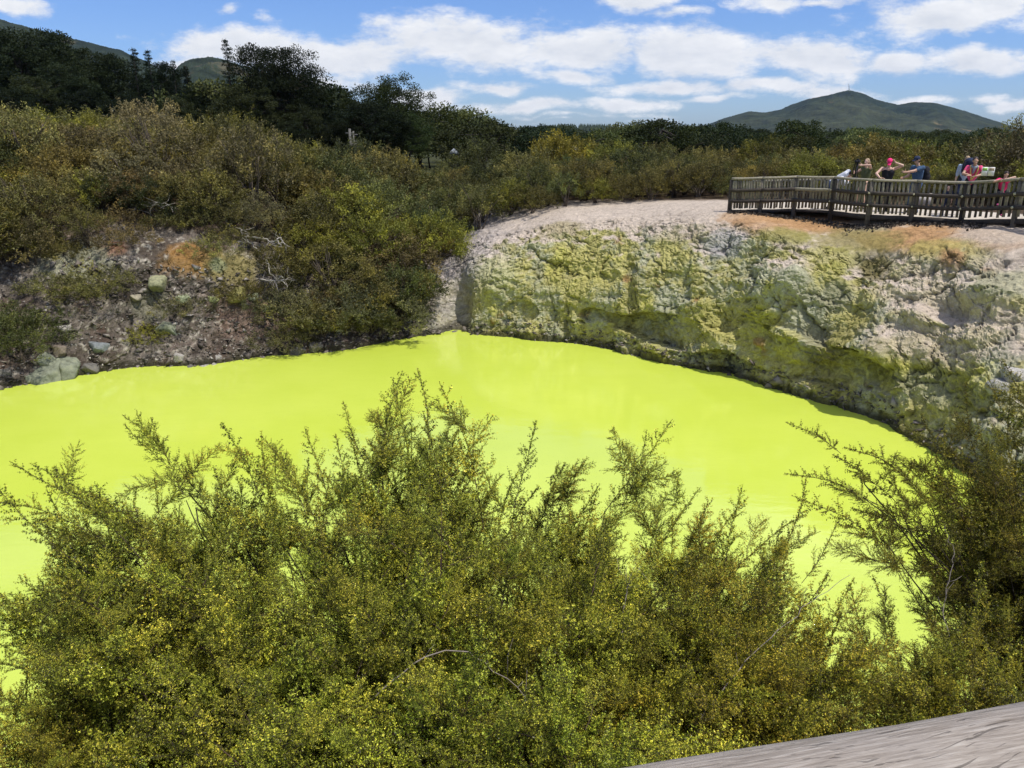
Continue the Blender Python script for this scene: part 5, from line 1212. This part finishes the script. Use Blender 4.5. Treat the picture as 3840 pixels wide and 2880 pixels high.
def fore_shrub(name, label, base, tips, col, per_m=9.0, size=.74, thin=.12, start=.30, seed=0, stem_r=.017, cap_n=100, tipscale=.6, fine=1.0):
    ts0 = tipscale; r = np.random.default_rng(seed); b = W(*base); bz = gz(b[0], b[1])-.05
    e = empty(name, (b[0], b[1], bz)); tag(e, label, 'shrub', None)
    wood = MB(); jobs = []
    for i, (px, py, d) in enumerate(tips):
        tip = W(px, py, d)-np.array([b[0], b[1], bz]); Ls = np.linalg.norm(tip)
        n = 12; ts = np.linspace(0, 1, n)[:, None]; a = r.normal(size=3)*[.10, .10, 0]
        ctrl = tip*np.array([.46, .46, .60])+r.normal(size=3)*.16*Ls*.3         # stems rise, then arch out
        P = (1-ts)**2*a+2*(1-ts)*ts*ctrl+ts**2*tip; P[1:-1] += r.normal(size=(n-2, 3))*.014
        keep = np.linalg.norm(P-P[-1], axis=1) > tipscale*1.0; keep[:3] = True; tg0 = unit(tip-ctrl)
        Pc = np.concatenate([P[keep], [P[-1]-tg0*tipscale*1.1]]); wood.tube(Pc, np.linspace(stem_r*r.uniform(.6, 1.1), .0035*tipscale/.6, len(Pc)), 5, cap=False)
        seg = np.linalg.norm(np.diff(P, axis=0), axis=1).sum(); nb = max(3, int(seg*(1-start)*per_m))
        tg = unit(tip-ctrl); tipscale = ts0*r.choice([.62, .85, 1.0, 1.15]); oh = unit(tg*np.array([1, 1, 0])); jobs.append((P[-1]-tg*tipscale*1.02, unit(tg+oh*.08+r.normal(size=3)*.05), tipscale*r.uniform(.85, 1.1)*fine, True))
        for q in range(nb):
            f = start+(1-start)*(q+r.random())/nb*.92; k = min(int(f*(n-1)), n-2); w_ = f*(n-1)-k
            p = P[k]*(1-w_)+P[k+1]*w_; tg_ = unit(P[k+1]-P[k])
            side = np.cross(tg_, r.normal(size=3)); side = unit(side); dd = unit(tg_*r.uniform(.4, 1.0)+side*r.uniform(.6, 1.1)*np.array([1.25, 1.25, .7])+np.array([0, 0, .12]))
            jobs.append((p, dd, size*(1.2-.85*f)*r.uniform(.65, 1.2)*fine, False))
    if len(jobs) > cap_n:
        tipj = [j for j in jobs if j[3]]; oth = [j for j in jobs if not j[3]]; r.shuffle(oth); jobs = tipj+list(oth)[:cap_n-len(tipj)]
    st = wood.build('trunk', m_twigd, e)
    for p, dd, sc, tipb in jobs:
        pool_ = BR_TIP if tipb else (BR_THIN if r.random() < thin else BR)
        o = link('branch', pool_[r.integers(0, len(pool_))], e); o.location = p
        q = Vector(dd).to_track_quat('Z', 'Y'); q = q @ Matrix.Rotation(r.uniform(0, 6.28), 3, 'Z').to_quaternion()
        o.rotation_mode = 'QUATERNION'; o.rotation_quaternion = q; o.scale = (sc, sc, sc)
        f = math.exp(r.normal()*.16); o.color = (col[0]*f*(1+r.normal()*.06), col[1]*f, col[2]*f, 1)
    return e
W1 = (1, 1, 1); WB = (1.02, .92, .85); WD = (.62, .56, .55)
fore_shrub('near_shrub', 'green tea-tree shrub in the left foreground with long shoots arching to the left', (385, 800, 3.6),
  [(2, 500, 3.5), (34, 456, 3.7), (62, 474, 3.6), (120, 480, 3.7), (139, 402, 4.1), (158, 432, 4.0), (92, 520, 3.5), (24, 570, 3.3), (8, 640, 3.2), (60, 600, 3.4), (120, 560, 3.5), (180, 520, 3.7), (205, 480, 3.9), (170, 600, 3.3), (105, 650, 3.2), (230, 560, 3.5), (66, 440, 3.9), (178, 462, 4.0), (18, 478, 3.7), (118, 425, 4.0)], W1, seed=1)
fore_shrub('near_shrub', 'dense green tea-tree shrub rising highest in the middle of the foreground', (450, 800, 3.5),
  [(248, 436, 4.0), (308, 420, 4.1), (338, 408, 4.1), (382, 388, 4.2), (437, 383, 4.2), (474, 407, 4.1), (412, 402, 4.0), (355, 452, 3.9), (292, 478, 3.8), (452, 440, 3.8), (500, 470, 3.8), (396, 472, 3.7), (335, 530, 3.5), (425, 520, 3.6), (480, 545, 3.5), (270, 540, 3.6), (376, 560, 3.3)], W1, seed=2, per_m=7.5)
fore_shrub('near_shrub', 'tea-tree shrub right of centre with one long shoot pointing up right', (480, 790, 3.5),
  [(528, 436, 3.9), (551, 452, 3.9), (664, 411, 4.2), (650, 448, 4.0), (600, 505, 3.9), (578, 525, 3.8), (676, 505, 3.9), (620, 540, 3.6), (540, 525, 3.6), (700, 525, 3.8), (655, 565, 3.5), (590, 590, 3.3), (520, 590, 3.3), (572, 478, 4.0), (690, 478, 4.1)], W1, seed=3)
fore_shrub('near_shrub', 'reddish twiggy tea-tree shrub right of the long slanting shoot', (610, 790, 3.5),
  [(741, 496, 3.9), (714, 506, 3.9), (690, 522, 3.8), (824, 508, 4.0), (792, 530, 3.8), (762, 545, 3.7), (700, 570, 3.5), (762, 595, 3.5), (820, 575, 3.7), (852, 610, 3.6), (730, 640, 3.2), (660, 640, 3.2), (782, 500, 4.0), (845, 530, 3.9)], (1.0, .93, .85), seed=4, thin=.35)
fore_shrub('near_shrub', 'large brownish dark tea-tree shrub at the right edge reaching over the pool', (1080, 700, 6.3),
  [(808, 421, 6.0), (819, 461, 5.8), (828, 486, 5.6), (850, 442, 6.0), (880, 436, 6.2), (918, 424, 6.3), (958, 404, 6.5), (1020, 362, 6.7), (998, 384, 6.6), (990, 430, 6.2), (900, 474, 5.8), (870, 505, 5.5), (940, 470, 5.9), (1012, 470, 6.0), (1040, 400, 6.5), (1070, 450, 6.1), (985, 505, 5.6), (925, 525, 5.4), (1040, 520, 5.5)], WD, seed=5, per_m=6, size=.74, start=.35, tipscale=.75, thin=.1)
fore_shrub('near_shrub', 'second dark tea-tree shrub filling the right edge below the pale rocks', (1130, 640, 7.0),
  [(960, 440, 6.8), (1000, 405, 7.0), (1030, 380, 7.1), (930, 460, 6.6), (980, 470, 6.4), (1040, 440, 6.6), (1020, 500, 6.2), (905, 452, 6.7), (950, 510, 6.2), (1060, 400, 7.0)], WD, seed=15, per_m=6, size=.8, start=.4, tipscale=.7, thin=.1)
fore_shrub('near_shrub', 'low tea-tree shrub in the bottom left corner', (90, 900, 2.9),
  [(6, 690, 2.9), (50, 680, 2.9), (30, 730, 2.7), (0, 760, 2.6), (40, 780, 2.5), (-30, 700, 2.8), (70, 740, 2.6)], (.98, .92, .85), seed=6, size=.5, start=.4)
fore_shrub('near_shrub', 'low leafy tea-tree shrub at the bottom centre', (400, 930, 2.7),
  [(300, 660, 2.9), (360, 670, 2.9), (430, 650, 3.0), (500, 650, 3.0), (330, 720, 2.7), (400, 710, 2.7), (470, 700, 2.8), (290, 750, 2.5), (380, 760, 2.5), (460, 750, 2.5), (250, 770, 2.5), (540, 720, 2.7)], (1.0, 1.05, .95), seed=7, size=.52, start=.35)
fore_shrub('near_shrub', 'rusty tinged tea-tree shrub just above the timber rail', (640, 900, 2.8),
  [(560, 630, 3.0), (620, 620, 3.1), (680, 640, 3.0), (740, 640, 3.1), (580, 690, 2.7), (650, 690, 2.8), (710, 690, 2.8), (540, 760, 2.5), (600, 745, 2.5), (780, 680, 3.0), (820, 700, 2.9)], WB, seed=8, size=.52, start=.35, thin=.3)
fore_shrub('near_shrub', 'open see-through tea-tree shrub between the rail and the dark right shrub', (930, 820, 3.7),
  [(850, 600, 3.9), (895, 590, 4.0), (975, 585, 4.1), (1020, 610, 4.0), (860, 650, 3.6), (930, 660, 3.6), (1010, 665, 3.7), (880, 700, 3.3), (950, 695, 3.4)], (.9, .84, .8), seed=9, size=.45, start=.5, thin=.7, per_m=4)

for i, (nm, base, tips, col, th) in enumerate([
  ('broad green tea-tree crown in the middle, behind the highest shoots', (400, 800, 3.9), [(290, 440, 4.1), (335, 430, 4.1), (375, 415, 4.2), (405, 425, 4.2), (440, 420, 4.2), (468, 440, 4.1), (350, 465, 4.0), (395, 470, 4.0), (435, 475, 4.0), (300, 480, 4.0), (258, 470, 4.0), (480, 490, 3.9), (515, 490, 3.9)], W1, .05),
  ('leafy tea-tree crown at the left, under the two longest arching shoots', (230, 800, 3.7), [(58, 505, 3.8), (105, 512, 3.8), (150, 500, 3.9), (192, 512, 3.9), (88, 560, 3.7), (150, 560, 3.7), (212, 545, 3.8), (242, 500, 3.9), (36, 548, 3.7), (10, 600, 3.5), (60, 610, 3.5)], (.95, .95, .9), .08),
  ('leafy tea-tree crown right of centre, under the long slanting shoot', (600, 800, 3.7), [(560, 525, 3.9), (600, 540, 3.9), (640, 548, 3.9), (682, 560, 3.9), (590, 565, 3.7), (540, 545, 3.8), (722, 550, 3.8), (765, 570, 3.8), (640, 580, 3.6), (700, 600, 3.6)], (.95, .92, .88), .12),
  ('dark brown green tea-tree crown in the upper right corner of the bushes', (1060, 640, 6.6), [(930, 430, 6.4), (960, 440, 6.3), (990, 410, 6.5), (1020, 400, 6.6), (900, 450, 6.3), (940, 480, 6.1), (980, 470, 6.1), (1015, 450, 6.3), (960, 500, 5.9), (1010, 490, 6.0), (880, 480, 6.1)], WD, .05),
  ('dark tea-tree crown at the right edge above the glowing gap of water', (1090, 640, 5.9), [(900, 500, 5.6), (940, 520, 5.5), (980, 500, 5.7), (1020, 480, 5.8), (870, 530, 5.4), (1010, 525, 5.5), (1030, 430, 6.0), (985, 440, 5.9)], WD, .08),
  ('green tea-tree foliage mass at the left, under the long arching shoots', (200, 860, 3.0), [(30, 600, 3.1), (80, 580, 3.1), (140, 600, 3.1), (190, 570, 3.2), (240, 600, 3.1), (110, 640, 2.9), (250, 650, 2.9), (50, 650, 2.9), (290, 600, 3.1)], W1, .1),
  ('thick green tea-tree foliage mass below the highest middle shoots', (390, 880, 2.9), [(310, 540, 3.2), (360, 520, 3.3), (410, 510, 3.3), (460, 530, 3.2), (330, 600, 3.0), (390, 590, 3.0), (450, 600, 3.0), (350, 650, 2.8), (420, 650, 2.8), (480, 640, 2.9), (290, 500, 3.4)], W1, .05),
  ('green tea-tree foliage mass right of the middle, before the slanting shoot', (560, 880, 2.9), [(500, 540, 3.2), (550, 530, 3.3), (600, 550, 3.2), (650, 560, 3.2), (520, 600, 3.0), (580, 610, 3.0), (640, 620, 3.0), (560, 660, 2.8), (500, 680, 2.8), (620, 660, 2.9)], (1.0, .95, .9), .15),
  ('russet and green tea-tree foliage mass above the middle of the rail', (760, 880, 3.0), [(690, 570, 3.3), (740, 580, 3.3), (790, 590, 3.3), (840, 610, 3.3), (700, 630, 3.0), (770, 640, 3.0), (830, 660, 3.0), (730, 680, 2.9), (800, 690, 2.9), (870, 660, 3.1)], (1.0, .90, .82), .3),
  ('low dull tea-tree foliage at the right above the rail end', (960, 880, 3.2), [(880, 640, 3.3), (930, 650, 3.3), (980, 660, 3.3), (1020, 650, 3.4), (900, 690, 3.1), (960, 690, 3.1), (1010, 690, 3.2), (850, 700, 3.1)], (.85, .78, .72), .2),
  ('shaded green tea-tree foliage along the bottom edge left of centre', (300, 960, 2.4), [(260, 730, 2.4), (320, 700, 2.5), (370, 740, 2.4), (260, 780, 2.3), (310, 770, 2.3), (230, 790, 2.3)], (.95, 1.0, .95), .1),
  ('shaded green tea-tree foliage along the bottom edge right of centre', (520, 960, 2.4), [(430, 700, 2.5), (480, 730, 2.4), (540, 700, 2.5), (590, 720, 2.4), (450, 770, 2.3), (520, 770, 2.3), (580, 770, 2.3), (640, 740, 2.4)], (.95, 1.0, .95), .1)]):
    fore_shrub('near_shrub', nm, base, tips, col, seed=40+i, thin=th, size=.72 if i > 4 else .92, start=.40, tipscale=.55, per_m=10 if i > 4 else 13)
# bare twigs that stick out of the foliage
for i, (pts, rr, lb) in enumerate([
  ([(372, 700, 2.6), (420, 655, 2.7), (470, 650, 2.8), (520, 690, 2.75), (545, 740, 2.6)], .004, 'pale bare twig arching over the leaves at the bottom centre'),
  ([(700, 720, 2.8), (745, 660, 3.0), (800, 610, 3.2), (850, 575, 3.5)], .004, 'long grey bare twig slanting up through the right shrub'),
  ([(620, 650, 3.0), (628, 590, 3.2), (640, 545, 3.4)], .003, 'thin upright bare twig right of centre'),
  ([(958, 660, 3.4), (942, 610, 3.6), (955, 560, 3.8), (945, 525, 4.0)], .003, 'crooked bare twig in front of the open right shrub')]):
    mbt = MB(); P = np.array([W(*q) for q in pts]); tt = np.linspace(0, 1, 20); u0 = np.linspace(0, 1, len(P))
    P = np.stack([np.interp(tt, u0, P[:, k]) for k in range(3)], 1); P[1:-1] = (P[:-2]+P[1:-1]*2+P[2:])/4; P[1:-1] += r.normal(size=(18, 3))*.006
    mbt.tube(P, np.linspace(rr, rr*.3, 20), 4)
    for q in range(7):
        s0 = P[r.integers(4, 18)]; v_ = r.normal(size=3)*.03+[0, 0, .035]; mbt.tube([s0, s0+v_, s0+v_*1.9+r.normal(size=3)*.012], [.0018, .0012, .0006], 3)
    tag(mbt.build('bare_twig', m_gtwig), lb, 'twig')
# ---------------------------------------------------------------- the timber rail in front of the camera
m_rail, t, out = new_mat('weathered rail timber'); co = t.coord()
mp = t.new('ShaderNodeMapping'); t.put(mp.inputs[0], co); mp.inputs['Scale'].default_value = (5, 90, 90)
g1_ = t.noise(mp.outputs[0], 4, 6, .7, .4); mp2 = t.new('ShaderNodeMapping'); t.put(mp2.inputs[0], t.vmath('ADD', co, t.vmath('SCALE', t.noise(co, 3, 2, out='Color')))); mp2.inputs['Scale'].default_value = (1.6, 95, 95)
for n_ in t.n:
    if n_.type == 'VECT_MATH' and n_.operation == 'SCALE': n_.inputs[3].default_value = .06
crack = t.maprange(t.noise(mp2.outputs[0], 2.6, 2, .5), .335, .36, 1, 0)
c = t.ramp(g1_, [(.3, (.16, .132, .105)), (.5, (.29, .25, .21)), (.7, (.43, .385, .335))])
c = t.mix(t.maprange(t.noise(co, 9, 3), .45, .7, 0, .5), c, rgb(.25, .225, .205)); c = t.mix(t.math('MULTIPLY', crack, .55), c, rgb(.03, .024, .02))
principled(t, out, c, .85, t.bump(t.math('SUBTRACT', g1_, t.math('MULTIPLY', crack, 1.5)), .5, .004), .2)
p0 = W(630, 768, .520); p1 = W(1024, 706, .600); ax = unit(p1-p0); ax[2] = 0; ax = unit(ax)
mr = MB(); n = 40; k = 40; rad = .068
V = []; Q = []
mid_ = (p0+p1)/2; perp = np.array([ax[1], -ax[0], 0.])        # towards the camera side
cen = mid_+perp*rad*.62-np.array([0, 0, rad*.78])
tl = np.linspace(-1.3, 1.5, n)
for i, s_ in enumerate(tl):
    for j in range(k):
        a = 2*math.pi*j/k; rr = rad*(1+.02*math.sin(a*3+s_*2))+.0012*math.sin(s_*14+a*5); V.append([s_, rr*math.cos(a), rr*math.sin(a)])
for i in range(n-1):
    for j in range(k): Q.append([i*k+j, i*k+(j+1) % k, (i+1)*k+(j+1) % k, (i+1)*k+j])
e = empty('viewing_rail', tuple(cen), math.atan2(ax[1], ax[0])); tag(e, 'weathered grey round timber rail across the bottom right corner', 'railing')
link('rail', mesh_np('rail', V, np.array(Q), [m_rail], smooth=True), e)
pm = MB()
for s_ in (-1.1, .75):
    pm.tube([(s_, 0, -.06), (s_, 0, -1.6)], .055, 14)
pm.build('post', m_rail, e, True)
# ---------------------------------------------------------------- air: one closed box of thin even haze
hm = bpy.data.materials.new('air'); hm.use_nodes = True; ht = NT(hm.node_tree); ht.n.clear(); ho = ht.new('ShaderNodeOutputMaterial')
pv_ = ht.new('ShaderNodeVolumePrincipled'); pv_.inputs['Color'].default_value = (.48, .66, 1.0, 1); pv_.inputs['Density'].default_value = HAZE; pv_.inputs['Anisotropy'].default_value = .3
ht.l.new(pv_.outputs[0], ho.inputs['Volume'])
mb = MB(); mb.box((0, 1900, 150), (9600, 5000, 320)); hz = mb.build('haze', hm); tag(hz, kind='stuff')
cy.volume_step_rate = 10; cy.volume_max_steps = 16
